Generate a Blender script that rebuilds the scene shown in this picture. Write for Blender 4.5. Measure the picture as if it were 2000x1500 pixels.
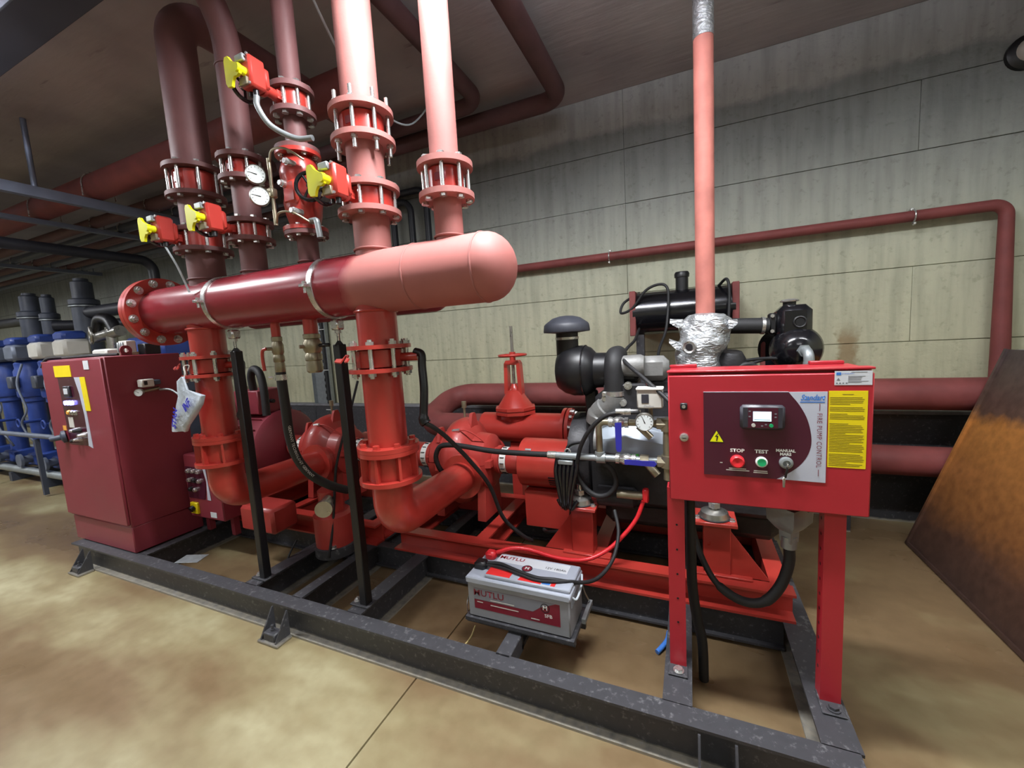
import bpy, math, random
from mathutils import Vector, Matrix, noise
PI = math.pi
random.seed(7)
for _o in list(bpy.data.objects):
    bpy.data.objects.remove(_o)
scn = bpy.context.scene
COL = scn.collection

# ------------------------------------------------------------------ camera
F_PX, YAW, PITCH, ROLL = 799.86, 0.412993, 0.109265, -0.059378
_fw = Vector((-math.sin(YAW) * math.cos(PITCH), math.cos(YAW) * math.cos(PITCH), -math.sin(PITCH)))
_rt = Vector((math.cos(YAW), math.sin(YAW), 0))
_up = _rt.cross(_fw)
_r2 = _rt * math.cos(ROLL) + _up * math.sin(ROLL)
_u2 = -_rt * math.sin(ROLL) + _up * math.cos(ROLL)
cam_d = bpy.data.cameras.new('camera')
cam_d.sensor_width = 36.0
cam_d.sensor_fit = 'HORIZONTAL'
cam_d.lens = F_PX / 2000 * 36.0
cam_d.clip_start = 0.02
cam = bpy.data.objects.new('camera', cam_d)
cam.matrix_world = Matrix(((_r2.x, _u2.x, -_fw.x, 0), (_r2.y, _u2.y, -_fw.y, 0), (_r2.z, _u2.z, -_fw.z, 1.5), (0, 0, 0, 1)))
COL.objects.link(cam)
scn.camera = cam

# ------------------------------------------------------------------ world, exposure
wd = bpy.data.worlds.new('world')
scn.world = wd
wd.use_nodes = True
wd.node_tree.nodes['Background'].inputs[0].default_value = (0.8, 0.85, 1, 1)
wd.node_tree.nodes['Background'].inputs[1].default_value = 0.05
vs = scn.view_settings
vs.view_transform = 'Standard'
vs.look = 'None'
vs.exposure = 0.0
vs.gamma = 1.0
vs.use_curve_mapping = False
# fluorescent batten lamps under the ceiling, from the third on added to even out the light: x, y, z, watts (fixtures are built further down)
LAMPS = [(-0.45, 1.20, 3.20, 110), (-4.0, 0.62, 3.10, 75), (1.5, 1.3, 3.10, 26), (-1.6, -1.6, 3.05, 16), (1.2, -1.8, 3.05, 14), (-4.8, -1.6, 3.05, 26),
         (-8.2, 0.25, 3.05, 90), (-11.8, 0.25, 3.05, 60)]  # added lamps that brighten the booster pumps and the far left end
LAMP_COL = (0.95, 0.975, 1.0)
UPF = 0.9

# ------------------------------------------------------------------ materials
MATS = {}
def srgb(r, g, b):
    f = lambda c: (c / 255 / 12.92) if c <= 10 else ((c / 255 + 0.055) / 1.055) ** 2.4
    return (f(r), f(g), f(b), 1)
def mat(name, col, rough=0.5, metal=0.0, var=0.18, scale=6.0, bump=0.0, bscale=60.0, coat=0.0, emit=None, estr=0.0, rvar=0.1, alpha=1.0, trans=0.0, spec=0.5):
    m = bpy.data.materials.new(name)
    m.use_nodes = True
    nt = m.node_tree
    b = nt.nodes['Principled BSDF']
    c = srgb(*col)
    b.inputs['Roughness'].default_value = rough
    b.inputs['Metallic'].default_value = metal
    b.inputs['Coat Weight'].default_value = coat
    b.inputs['Coat Roughness'].default_value = 0.12
    b.inputs['Specular IOR Level'].default_value = spec
    b.inputs['Alpha'].default_value = alpha
    b.inputs['Transmission Weight'].default_value = trans
    if emit:
        b.inputs['Emission Color'].default_value = srgb(*emit)
        b.inputs['Emission Strength'].default_value = estr
    if var > 0:
        tc = nt.nodes.new('ShaderNodeNewGeometry')
        n = nt.nodes.new('ShaderNodeTexNoise')
        n.inputs['Scale'].default_value = scale
        n.inputs['Detail'].default_value = 6
        nt.links.new(tc.outputs['Position'], n.inputs['Vector'])
        r = nt.nodes.new('ShaderNodeValToRGB')
        r.color_ramp.elements[0].position = 0.3
        r.color_ramp.elements[1].position = 0.72
        r.color_ramp.elements[0].color = tuple(x * (1 - var) for x in c[:3]) + (1,)
        r.color_ramp.elements[1].color = tuple(min(1, x * (1 + var)) for x in c[:3]) + (1,)
        nt.links.new(n.outputs['Fac'], r.inputs['Fac'])
        nt.links.new(r.outputs['Color'], b.inputs['Base Color'])
        mr = nt.nodes.new('ShaderNodeMapRange')
        mr.inputs['To Min'].default_value = max(0.03, rough - rvar)
        mr.inputs['To Max'].default_value = min(1, rough + rvar)
        nt.links.new(n.outputs['Fac'], mr.inputs['Value'])
        nt.links.new(mr.outputs['Result'], b.inputs['Roughness'])
    else:
        b.inputs['Base Color'].default_value = c
    if bump > 0:
        tc2 = nt.nodes.new('ShaderNodeNewGeometry')
        n2 = nt.nodes.new('ShaderNodeTexNoise')
        n2.inputs['Scale'].default_value = bscale
        n2.inputs['Detail'].default_value = 4
        nt.links.new(tc2.outputs['Position'], n2.inputs['Vector'])
        bp = nt.nodes.new('ShaderNodeBump')
        bp.inputs['Strength'].default_value = bump
        bp.inputs['Distance'].default_value = 0.01
        nt.links.new(n2.outputs['Fac'], bp.inputs['Height'])
        nt.links.new(bp.outputs['Normal'], b.inputs['Normal'])
    MATS[name] = m
    return m

mat('red', (172, 54, 46), 0.32, coat=0.3, var=0.10, scale=4)
mat('pump_red', (164, 54, 48), 0.42, coat=0.15, var=0.12, scale=5, bump=0.05, bscale=120)
mat('cab_red', (130, 48, 60), 0.45, var=0.08, scale=3)
mat('panel_red', (170, 36, 48), 0.38, coat=0.2, var=0.06, scale=3)
mat('primer', (158, 102, 97), 0.66, var=0.13, scale=5, bump=0.05, bscale=90, spec=0.35)
mat('primer_dark', (112, 74, 74), 0.6, var=0.14, scale=5, bump=0.05, bscale=90, spec=0.4)
mat('rust_pipe', (120, 62, 60), 0.62, var=0.2, scale=6, bump=0.05, bscale=70, spec=0.35)
mat('exhaust_primer', (172, 106, 96), 0.65, var=0.2, scale=9, spec=0.3)
mat('steel', (176, 174, 168), 0.3, 0.9, var=0.1, scale=20)
mat('zinc', (206, 206, 204), 0.28, 0.85, var=0.08, scale=30)
mat('galv', (150, 156, 158), 0.45, 0.55, var=0.12, scale=25)
mat('brass', (158, 150, 128), 0.35, 0.75, var=0.12, scale=25)

mat('black', (20, 20, 23), 0.4, var=0.15, scale=8)
mat('gloss_black', (16, 16, 20), 0.2, coat=0.5, var=0.1, scale=8)
mat('cap_grey', (50, 52, 60), 0.5, var=0.1, scale=8)
mat('rubber', (30, 30, 32), 0.62, var=0.15, scale=12)
mat('engine_dark', (44, 43, 46), 0.5, 0.2, var=0.25, scale=14, bump=0.2, bscale=60)
mat('engine_grey', (124, 124, 122), 0.5, 0.25, var=0.15, scale=10, bump=0.15, bscale=80)
mat('hx_grey', (158, 168, 180), 0.42, 0.15, var=0.06, scale=6)
mat('grey_bat', (132, 133, 137), 0.5, var=0.06, scale=8)
mat('grey_bat_lid', (160, 166, 178), 0.42, var=0.05, scale=8)
mat('white', (222, 222, 218), 0.5, var=0.04, scale=10)
mat('offwhite', (196, 194, 186), 0.5, var=0.06, scale=10)
mat('yellow', (232, 232, 12), 0.45, var=0.04, scale=10)
mat('label_yellow', (228, 206, 10), 0.5, var=0.04, scale=10)
mat('label_ink', (120, 104, 20), 0.6, var=0)
mat('ink_black', (24, 20, 24), 0.5, var=0)
mat('ink_red', (150, 20, 34), 0.5, var=0)
mat('ink_grey', (120, 122, 130), 0.5, var=0)
mat('ink_maroon', (120, 40, 52), 0.5, var=0)
mat('label_white', (204, 208, 214), 0.5, var=0.03, scale=10)
mat('label_red', (214, 44, 44), 0.45, var=0.03, scale=10)
mat('label_maroon', (118, 26, 44), 0.42, var=0.05, scale=10)
mat('face_plum', (72, 26, 44), 0.22, coat=0.4, var=0.06, scale=3)
mat('face_silver', (186, 190, 204), 0.35, var=0.04, scale=6)
mat('blue_logo', (60, 120, 200), 0.4, var=0)
mat('ink_blue', (52, 52, 200), 0.4, var=0)
mat('handle_blue', (44, 44, 150), 0.4, var=0.08, scale=20)
mat('hose_blue', (70, 130, 220), 0.4, var=0.05)
mat('pump_blue', (44, 68, 140), 0.42, var=0.2, scale=6)
mat('slate', (64, 70, 84), 0.5, var=0.2, scale=6)
mat('slate_light', (104, 112, 128), 0.5, 0.2, var=0.15, scale=8)
mat('pvc_black', (38, 40, 48), 0.45, var=0.15, scale=6)
mat('meter_plastic', (52, 52, 60), 0.35, var=0.08, scale=20)
mat('screen', (200, 235, 245), 0.3, var=0, emit=(190, 235, 255), estr=1.6)
mat('led_blue', (180, 180, 255), 0.3, var=0, emit=(120, 120, 255), estr=6.0)
mat('lamp_amber', (236, 170, 70), 0.3, var=0.05)
mat('button_green', (30, 160, 100), 0.3, var=0.04)
mat('button_red', (214, 40, 48), 0.35, var=0.04)
mat('tag_green', (70, 200, 50), 0.5, var=0)
mat('dial', (224, 232, 232), 0.35, var=0)
mat('bag', (186, 196, 206), 0.25, var=0.12, scale=20, bump=0.4, bscale=40, coat=0.4)
mat('gravel_grey', (112, 112, 116), 0.7, var=0.2, scale=20)
mat('tube_glow', (255, 255, 255), 0.4, var=0, emit=(255, 252, 244), estr=9.0)
mat('cable_white', (196, 206, 214), 0.4, var=0)
mat('wire_tan', (170, 150, 96), 0.6, var=0)
mat('dark_pipe', (96, 68, 70), 0.6, var=0.18, scale=6, spec=0.35)
mat('duct', (70, 72, 84), 0.5, 0.2, var=0.15, scale=4)
mat('ceiling_steel', (122, 130, 150), 0.45, 0.4, var=0.1, scale=8)

def ramp(nt, els):
    r = nt.nodes.new('ShaderNodeValToRGB')
    while len(r.color_ramp.elements) < len(els):
        r.color_ramp.elements.new(0.5)
    for e, (p, c) in zip(r.color_ramp.elements, els):
        e.position = p
        e.color = c if len(c) == 4 else tuple(c) + (1,)
    return r
def concrete_wall():
    m = bpy.data.materials.new('concrete_wall'); m.use_nodes = True
    nt = m.node_tree; L = nt.links.new; b = nt.nodes['Principled BSDF']
    g = nt.nodes.new('ShaderNodeNewGeometry')
    sep = nt.nodes.new('ShaderNodeSeparateXYZ'); L(g.outputs['Position'], sep.inputs[0])
    n1 = nt.nodes.new('ShaderNodeTexNoise'); n1.inputs['Scale'].default_value = 2.2; n1.inputs['Detail'].default_value = 9; n1.inputs['Roughness'].default_value = 0.65
    L(g.outputs['Position'], n1.inputs['Vector'])
    # height with a ragged edge picks the wall's colour
    ma = nt.nodes.new('ShaderNodeMath'); ma.operation = 'MULTIPLY_ADD'; ma.inputs[1].default_value = 0.30; L(n1.outputs['Fac'], ma.inputs[0])
    L(sep.outputs['Z'], ma.inputs[2])
    mr = nt.nodes.new('ShaderNodeMapRange'); mr.inputs['From Min'].default_value = 0.15; mr.inputs['From Max'].default_value = 3.75
    L(ma.outputs[0], mr.inputs['Value'])
    r = ramp(nt, [(0.0, srgb(160, 156, 128)), (0.30, srgb(186, 184, 154)), (0.55, srgb(184, 186, 164)), (0.64, srgb(168, 172, 160)), (0.72, srgb(152, 156, 150)),
                  (0.80, srgb(132, 136, 134)), (0.885, srgb(126, 130, 130)), (0.90, srgb(160, 160, 158)), (1.0, srgb(160, 160, 160))])
    L(mr.outputs[0], r.inputs[0])
    # vertical trickle streaks
    mp = nt.nodes.new('ShaderNodeMapping'); mp.inputs['Scale'].default_value = (9, 9, 0.8); L(g.outputs['Position'], mp.inputs['Vector'])
    n2 = nt.nodes.new('ShaderNodeTexNoise'); n2.inputs['Scale'].default_value = 1.6; n2.inputs['Detail'].default_value = 7; L(mp.outputs[0], n2.inputs['Vector'])
    r2 = ramp(nt, [(0.30, (0.72, 0.72, 0.72, 1)), (0.55, (1, 1, 1, 1)), (0.8, (1.12, 1.12, 1.1, 1))])
    L(n2.outputs['Fac'], r2.inputs[0])
    mx = nt.nodes.new('ShaderNodeMixRGB'); mx.blend_type = 'MULTIPLY'; mx.inputs[0].default_value = 0.8
    L(r.outputs[0], mx.inputs[1]); L(r2.outputs[0], mx.inputs[2])
    n3 = nt.nodes.new('ShaderNodeTexNoise'); n3.inputs['Scale'].default_value = 26; n3.inputs['Detail'].default_value = 8; L(g.outputs['Position'], n3.inputs['Vector'])
    r3 = ramp(nt, [(0.28, (0.8, 0.8, 0.78, 1)), (0.40, (1, 1, 1, 1)), (1.0, (1.05, 1.05, 1.05, 1))])
    L(n3.outputs['Fac'], r3.inputs[0])
    mx2 = nt.nodes.new('ShaderNodeMixRGB'); mx2.blend_type = 'MULTIPLY'; mx2.inputs[0].default_value = 0.9
    L(mx.outputs[0], mx2.inputs[1]); L(r3.outputs[0], mx2.inputs[2])
    # rusty seep stain below a chipped spot
    gx_ = nt.nodes.new('ShaderNodeMath'); gx_.operation = 'SUBTRACT'; gx_.inputs[1].default_value = 1.085; L(sep.outputs['X'], gx_.inputs[0])
    ga = nt.nodes.new('ShaderNodeMath'); ga.operation = 'ABSOLUTE'; L(gx_.outputs[0], ga.inputs[0])
    gn = nt.nodes.new('ShaderNodeMath'); gn.operation = 'MULTIPLY_ADD'; gn.inputs[1].default_value = 0.10; L(n3.outputs['Fac'], gn.inputs[0]); L(ga.outputs[0], gn.inputs[2])
    gm = nt.nodes.new('ShaderNodeMapRange'); gm.inputs['From Min'].default_value = 0.13; gm.inputs['From Max'].default_value = 0.09; L(gn.outputs[0], gm.inputs['Value'])
    gz = nt.nodes.new('ShaderNodeMapRange'); gz.inputs['From Min'].default_value = 1.60; gz.inputs['From Max'].default_value = 1.46; L(ma.outputs[0], gz.inputs['Value'])
    gy_ = nt.nodes.new('ShaderNodeMath'); gy_.operation = 'MULTIPLY'; L(gm.outputs[0], gy_.inputs[0]); L(gz.outputs[0], gy_.inputs[1])
    gf = nt.nodes.new('ShaderNodeMath'); gf.operation = 'MULTIPLY'; gf.inputs[1].default_value = 0.75; L(gy_.outputs[0], gf.inputs[0])
    st = nt.nodes.new('ShaderNodeMixRGB'); st.inputs[2].default_value = srgb(138, 114, 78); L(gf.outputs[0], st.inputs[0]); L(mx2.outputs[0], st.inputs[1])
    L(st.outputs[0], b.inputs['Base Color'])
    b.inputs['Roughness'].default_value = 0.85
    bp = nt.nodes.new('ShaderNodeBump'); bp.inputs['Strength'].default_value = 0.35; bp.inputs['Distance'].default_value = 0.015
    L(n3.outputs['Fac'], bp.inputs['Height']); L(bp.outputs[0], b.inputs['Normal'])
    MATS['wall'] = m
concrete_wall()
def concrete_ceiling():
    m = bpy.data.materials.new('concrete_ceiling'); m.use_nodes = True
    nt = m.node_tree; L = nt.links.new; b = nt.nodes['Principled BSDF']
    g = nt.nodes.new('ShaderNodeNewGeometry')
    n1 = nt.nodes.new('ShaderNodeTexNoise'); n1.inputs['Scale'].default_value = 1.4; n1.inputs['Detail'].default_value = 8; L(g.outputs['Position'], n1.inputs['Vector'])
    r = ramp(nt, [(0.3, srgb(150, 144, 148)), (0.7, srgb(176, 170, 172))]); L(n1.outputs['Fac'], r.inputs[0])
    mp = nt.nodes.new('ShaderNodeMapping'); mp.inputs['Scale'].default_value = (1.0, 5, 1); L(g.outputs['Position'], mp.inputs['Vector'])
    n2 = nt.nodes.new('ShaderNodeTexNoise'); n2.inputs['Scale'].default_value = 2.0; n2.inputs['Detail'].default_value = 6; L(mp.outputs[0], n2.inputs['Vector'])
    r2 = ramp(nt, [(0.28, (0.5, 0.48, 0.48, 1)), (0.34, (1, 1, 1, 1))]); L(n2.outputs['Fac'], r2.inputs[0])
    mx = nt.nodes.new('ShaderNodeMixRGB'); mx.blend_type = 'MULTIPLY'; mx.inputs[0].default_value = 0.8
    L(r.outputs[0], mx.inputs[1]); L(r2.outputs[0], mx.inputs[2]); L(mx.outputs[0], b.inputs['Base Color'])
    b.inputs['Roughness'].default_value = 0.9
    bp = nt.nodes.new('ShaderNodeBump'); bp.inputs['Strength'].default_value = 0.3; bp.inputs['Distance'].default_value = 0.02
    L(n2.outputs['Fac'], bp.inputs['Height']); L(bp.outputs[0], b.inputs['Normal'])
    MATS['ceiling'] = m
concrete_ceiling()
def wet_floor():
    m = bpy.data.materials.new('wet_floor'); m.use_nodes = True
    nt = m.node_tree; L = nt.links.new; b = nt.nodes['Principled BSDF']
    g = nt.nodes.new('ShaderNodeNewGeometry')
    mp = nt.nodes.new('ShaderNodeMapping'); mp.inputs['Scale'].default_value = (0.55, 1.0, 1); mp.inputs['Rotation'].default_value = (0, 0, 0.3); L(g.outputs['Position'], mp.inputs['Vector'])
    n1 = nt.nodes.new('ShaderNodeTexNoise'); n1.inputs['Scale'].default_value = 0.9; n1.inputs['Detail'].default_value = 5; n1.inputs['Roughness'].default_value = 0.55; L(mp.outputs[0], n1.inputs['Vector'])
    r = ramp(nt, [(0.34, srgb(108, 88, 64)), (0.50, srgb(122, 102, 74)), (0.58, srgb(142, 130, 96)), (0.68, srgb(176, 170, 136))]); L(n1.outputs['Fac'], r.inputs[0])
    n2 = nt.nodes.new('ShaderNodeTexNoise'); n2.inputs['Scale'].default_value = 14; n2.inputs['Detail'].default_value = 8; L(g.outputs['Position'], n2.inputs['Vector'])
    r2 = ramp(nt, [(0.3, (0.84, 0.82, 0.78, 1)), (0.6, (1, 1, 1, 1))]); L(n2.outputs['Fac'], r2.inputs[0])
    mx = nt.nodes.new('ShaderNodeMixRGB'); mx.blend_type = 'MULTIPLY'; mx.inputs[0].default_value = 0.8
    L(r.outputs[0], mx.inputs[1]); L(r2.outputs[0], mx.inputs[2]); L(mx.outputs[0], b.inputs['Base Color'])
    rr = ramp(nt, [(0.4, (0.24, 0.24, 0.24, 1)), (0.6, (0.42, 0.5, 0.5, 1))]); L(n1.outputs['Fac'], rr.inputs[0]); L(rr.outputs[0], b.inputs['Roughness'])
    bp = nt.nodes.new('ShaderNodeBump'); bp.inputs['Strength'].default_value = 0.06; bp.inputs['Distance'].default_value = 0.01
    L(n2.outputs['Fac'], bp.inputs['Height']); L(bp.outputs[0], b.inputs['Normal'])
    MATS['floor'] = m
wet_floor()
def two_tone(name, c1, c2, axis, pos, soft, r1, r2, amp=0.12, nscale=5.0, metal=0.0, speck=None):
    """a paint edge at a place on the thing: c1 below pos on the world axis, c2 above, with a ragged border"""
    m = bpy.data.materials.new(name); m.use_nodes = True
    nt = m.node_tree; L = nt.links.new; b = nt.nodes['Principled BSDF']
    g = nt.nodes.new('ShaderNodeNewGeometry'); sep = nt.nodes.new('ShaderNodeSeparateXYZ'); L(g.outputs['Position'], sep.inputs[0])
    n = nt.nodes.new('ShaderNodeTexNoise'); n.inputs['Scale'].default_value = nscale; n.inputs['Detail'].default_value = 5; L(g.outputs['Position'], n.inputs['Vector'])
    ma = nt.nodes.new('ShaderNodeMath'); ma.operation = 'MULTIPLY_ADD'; ma.inputs[1].default_value = amp; L(n.outputs['Fac'], ma.inputs[0]); L(sep.outputs[axis], ma.inputs[2])
    mr = nt.nodes.new('ShaderNodeMapRange'); mr.inputs['From Min'].default_value = pos + amp / 2 - soft; mr.inputs['From Max'].default_value = pos + amp / 2 + soft
    L(ma.outputs[0], mr.inputs['Value'])
    r = ramp(nt, [(0.0, srgb(*c1)), (1.0, srgb(*c2))]); L(mr.outputs[0], r.inputs[0])
    hv = nt.nodes.new('ShaderNodeMixRGB'); hv.blend_type = 'MULTIPLY'; hv.inputs[0].default_value = 0.5
    rv = ramp(nt, [(0.3, (0.8, 0.8, 0.8, 1)), (0.7, (1.1, 1.1, 1.1, 1))]); L(n.outputs['Fac'], rv.inputs[0])
    L(r.outputs[0], hv.inputs[1]); L(rv.outputs[0], hv.inputs[2]); L(hv.outputs[0], b.inputs['Base Color'])
    if speck:
        ns = nt.nodes.new('ShaderNodeTexNoise'); ns.inputs['Scale'].default_value = 38; ns.inputs['Detail'].default_value = 9; ns.inputs['Roughness'].default_value = 0.7; L(g.outputs['Position'], ns.inputs['Vector'])
        rs_ = ramp(nt, [(0.56, (0, 0, 0, 1)), (0.70, (0.7, 0.7, 0.7, 1))]); L(ns.outputs['Fac'], rs_.inputs[0])
        ms = nt.nodes.new('ShaderNodeMixRGB'); ms.inputs[2].default_value = srgb(*speck); L(rs_.outputs[0], ms.inputs[0]); L(hv.outputs[0], ms.inputs[1]); L(ms.outputs[0], b.inputs['Base Color'])
    q = nt.nodes.new('ShaderNodeMapRange'); q.inputs['To Min'].default_value = r1; q.inputs['To Max'].default_value = r2; L(mr.outputs[0], q.inputs['Value']); L(q.outputs[0], b.inputs['Roughness'])
    b.inputs['Metallic'].default_value = metal
    MATS[name] = m
two_tone('header_paint', (140, 42, 52), (168, 102, 96), 'X', -1.36, 0.03, 0.26, 0.62)
two_tone('skid', (142, 136, 122), (58, 58, 62), 'Z', 0.014, 0.006, 0.8, 0.5, 0.02, 30.0, speck=(128, 128, 130))
def rust_sheet():
    m = bpy.data.materials.new('rust_sheet'); m.use_nodes = True
    nt = m.node_tree; L = nt.links.new; b = nt.nodes['Principled BSDF']
    g = nt.nodes.new('ShaderNodeNewGeometry'); sep = nt.nodes.new('ShaderNodeSeparateXYZ'); L(g.outputs['Position'], sep.inputs[0])
    n = nt.nodes.new('ShaderNodeTexNoise'); n.inputs['Scale'].default_value = 3.0; n.inputs['Detail'].default_value = 9; n.inputs['Roughness'].default_value = 0.7; L(g.outputs['Position'], n.inputs['Vector'])
    ma = nt.nodes.new('ShaderNodeMath'); ma.operation = 'MULTIPLY_ADD'; ma.inputs[1].default_value = 0.28; L(n.outputs['Fac'], ma.inputs[0]); L(sep.outputs['Z'], ma.inputs[2])
    mr = nt.nodes.new('ShaderNodeMapRange'); mr.inputs['From Min'].default_value = 0.14; mr.inputs['From Max'].default_value = 1.44; L(ma.outputs[0], mr.inputs['Value'])
    r = ramp(nt, [(0.0, srgb(70, 52, 46)), (0.16, srgb(88, 62, 50)), (0.30, srgb(140, 92, 52)), (0.66, srgb(184, 124, 62)), (0.72, srgb(94, 72, 62)), (1.0, srgb(74, 64, 66))]); L(mr.outputs[0], r.inputs[0])
    n2 = nt.nodes.new('ShaderNodeTexNoise'); n2.inputs['Scale'].default_value = 20; n2.inputs['Detail'].default_value = 8; L(g.outputs['Position'], n2.inputs['Vector'])
    rv = ramp(nt, [(0.3, (0.65, 0.62, 0.6, 1)), (0.65, (1.1, 1.08, 1.05, 1))]); L(n2.outputs['Fac'], rv.inputs[0])
    mx = nt.nodes.new('ShaderNodeMixRGB'); mx.blend_type = 'MULTIPLY'; mx.inputs[0].default_value = 0.8; L(r.outputs[0], mx.inputs[1]); L(rv.outputs[0], mx.inputs[2])
    L(mx.outputs[0], b.inputs['Base Color']); b.inputs['Roughness'].default_value = 0.5; b.inputs['Metallic'].default_value = 0.15
    bp = nt.nodes.new('ShaderNodeBump'); bp.inputs['Strength'].default_value = 0.15; bp.inputs['Distance'].default_value = 0.01; L(n2.outputs['Fac'], bp.inputs['Height']); L(bp.outputs[0], b.inputs['Normal'])
    MATS['rust_sheet'] = m
rust_sheet()
def foil():
    m = mat('foil', (196, 200, 204), 0.3, 0.75, var=0.18, scale=24, bump=0.0)
    nt = m.node_tree; L = nt.links.new; b = nt.nodes['Principled BSDF']
    g = nt.nodes.new('ShaderNodeNewGeometry'); mp = nt.nodes.new('ShaderNodeMapping'); mp.inputs['Scale'].default_value = (1, 1, 2.4); L(g.outputs['Position'], mp.inputs['Vector'])
    v = nt.nodes.new('ShaderNodeTexNoise'); v.inputs['Scale'].default_value = 22; v.inputs['Detail'].default_value = 5; v.inputs['Distortion'].default_value = 1.2; L(mp.outputs[0], v.inputs['Vector'])
    bp = nt.nodes.new('ShaderNodeBump'); bp.inputs['Strength'].default_value = 0.8; bp.inputs['Distance'].default_value = 0.02; L(v.outputs['Fac'], bp.inputs['Height']); L(bp.outputs[0], b.inputs['Normal'])
foil()

# ------------------------------------------------------------------ mesh helpers
ORI = {}
def basis(ax):
    ax = Vector(ax).normalized()
    t = Vector((0, 0, 1)) if abs(ax.z) < 0.9 else Vector((1, 0, 0))
    u = t.cross(ax).normalized()
    return u, ax.cross(u), ax
def fillet(pts, rad, n=8):
    pts = [Vector(p) for p in pts]
    rads = rad if isinstance(rad, (list, tuple)) else [rad] * len(pts)
    out = [pts[0]]
    for i in range(1, len(pts) - 1):
        a, b, c = pts[i - 1], pts[i], pts[i + 1]
        d1, d2 = (a - b).normalized(), (c - b).normalized()
        ang = d1.angle(d2)
        if ang > 3.05:
            out.append(b); continue
        t = min(rads[i] / math.tan(ang / 2), (a - b).length * 0.49, (c - b).length * 0.49)
        r = t * math.tan(ang / 2)
        p1, p2 = b + d1 * t, b + d2 * t
        cen = b + (d1 + d2).normalized() * (r / math.sin(ang / 2))
        v1, v2 = p1 - cen, p2 - cen
        tot = v1.angle(v2); nn = v1.cross(v2).normalized()
        for k in range(n + 1):
            out.append(cen + Matrix.Rotation(tot * k / n, 3, nn) @ v1)
    out.append(pts[-1])
    return out
def spline(pts, n=8):
    P = [Vector(p) for p in pts]
    P = [2 * P[0] - P[1]] + P + [2 * P[-1] - P[-2]]
    out = []
    for i in range(1, len(P) - 2):
        a, b, c, d = P[i - 1:i + 3]
        for k in range(n):
            t = k / n
            out.append(0.5 * ((2 * b) + (c - a) * t + (2 * a - 5 * b + 4 * c - d) * t * t + (3 * b - a - 3 * c + d) * t ** 3))
    out.append(P[-2])
    return out
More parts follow.
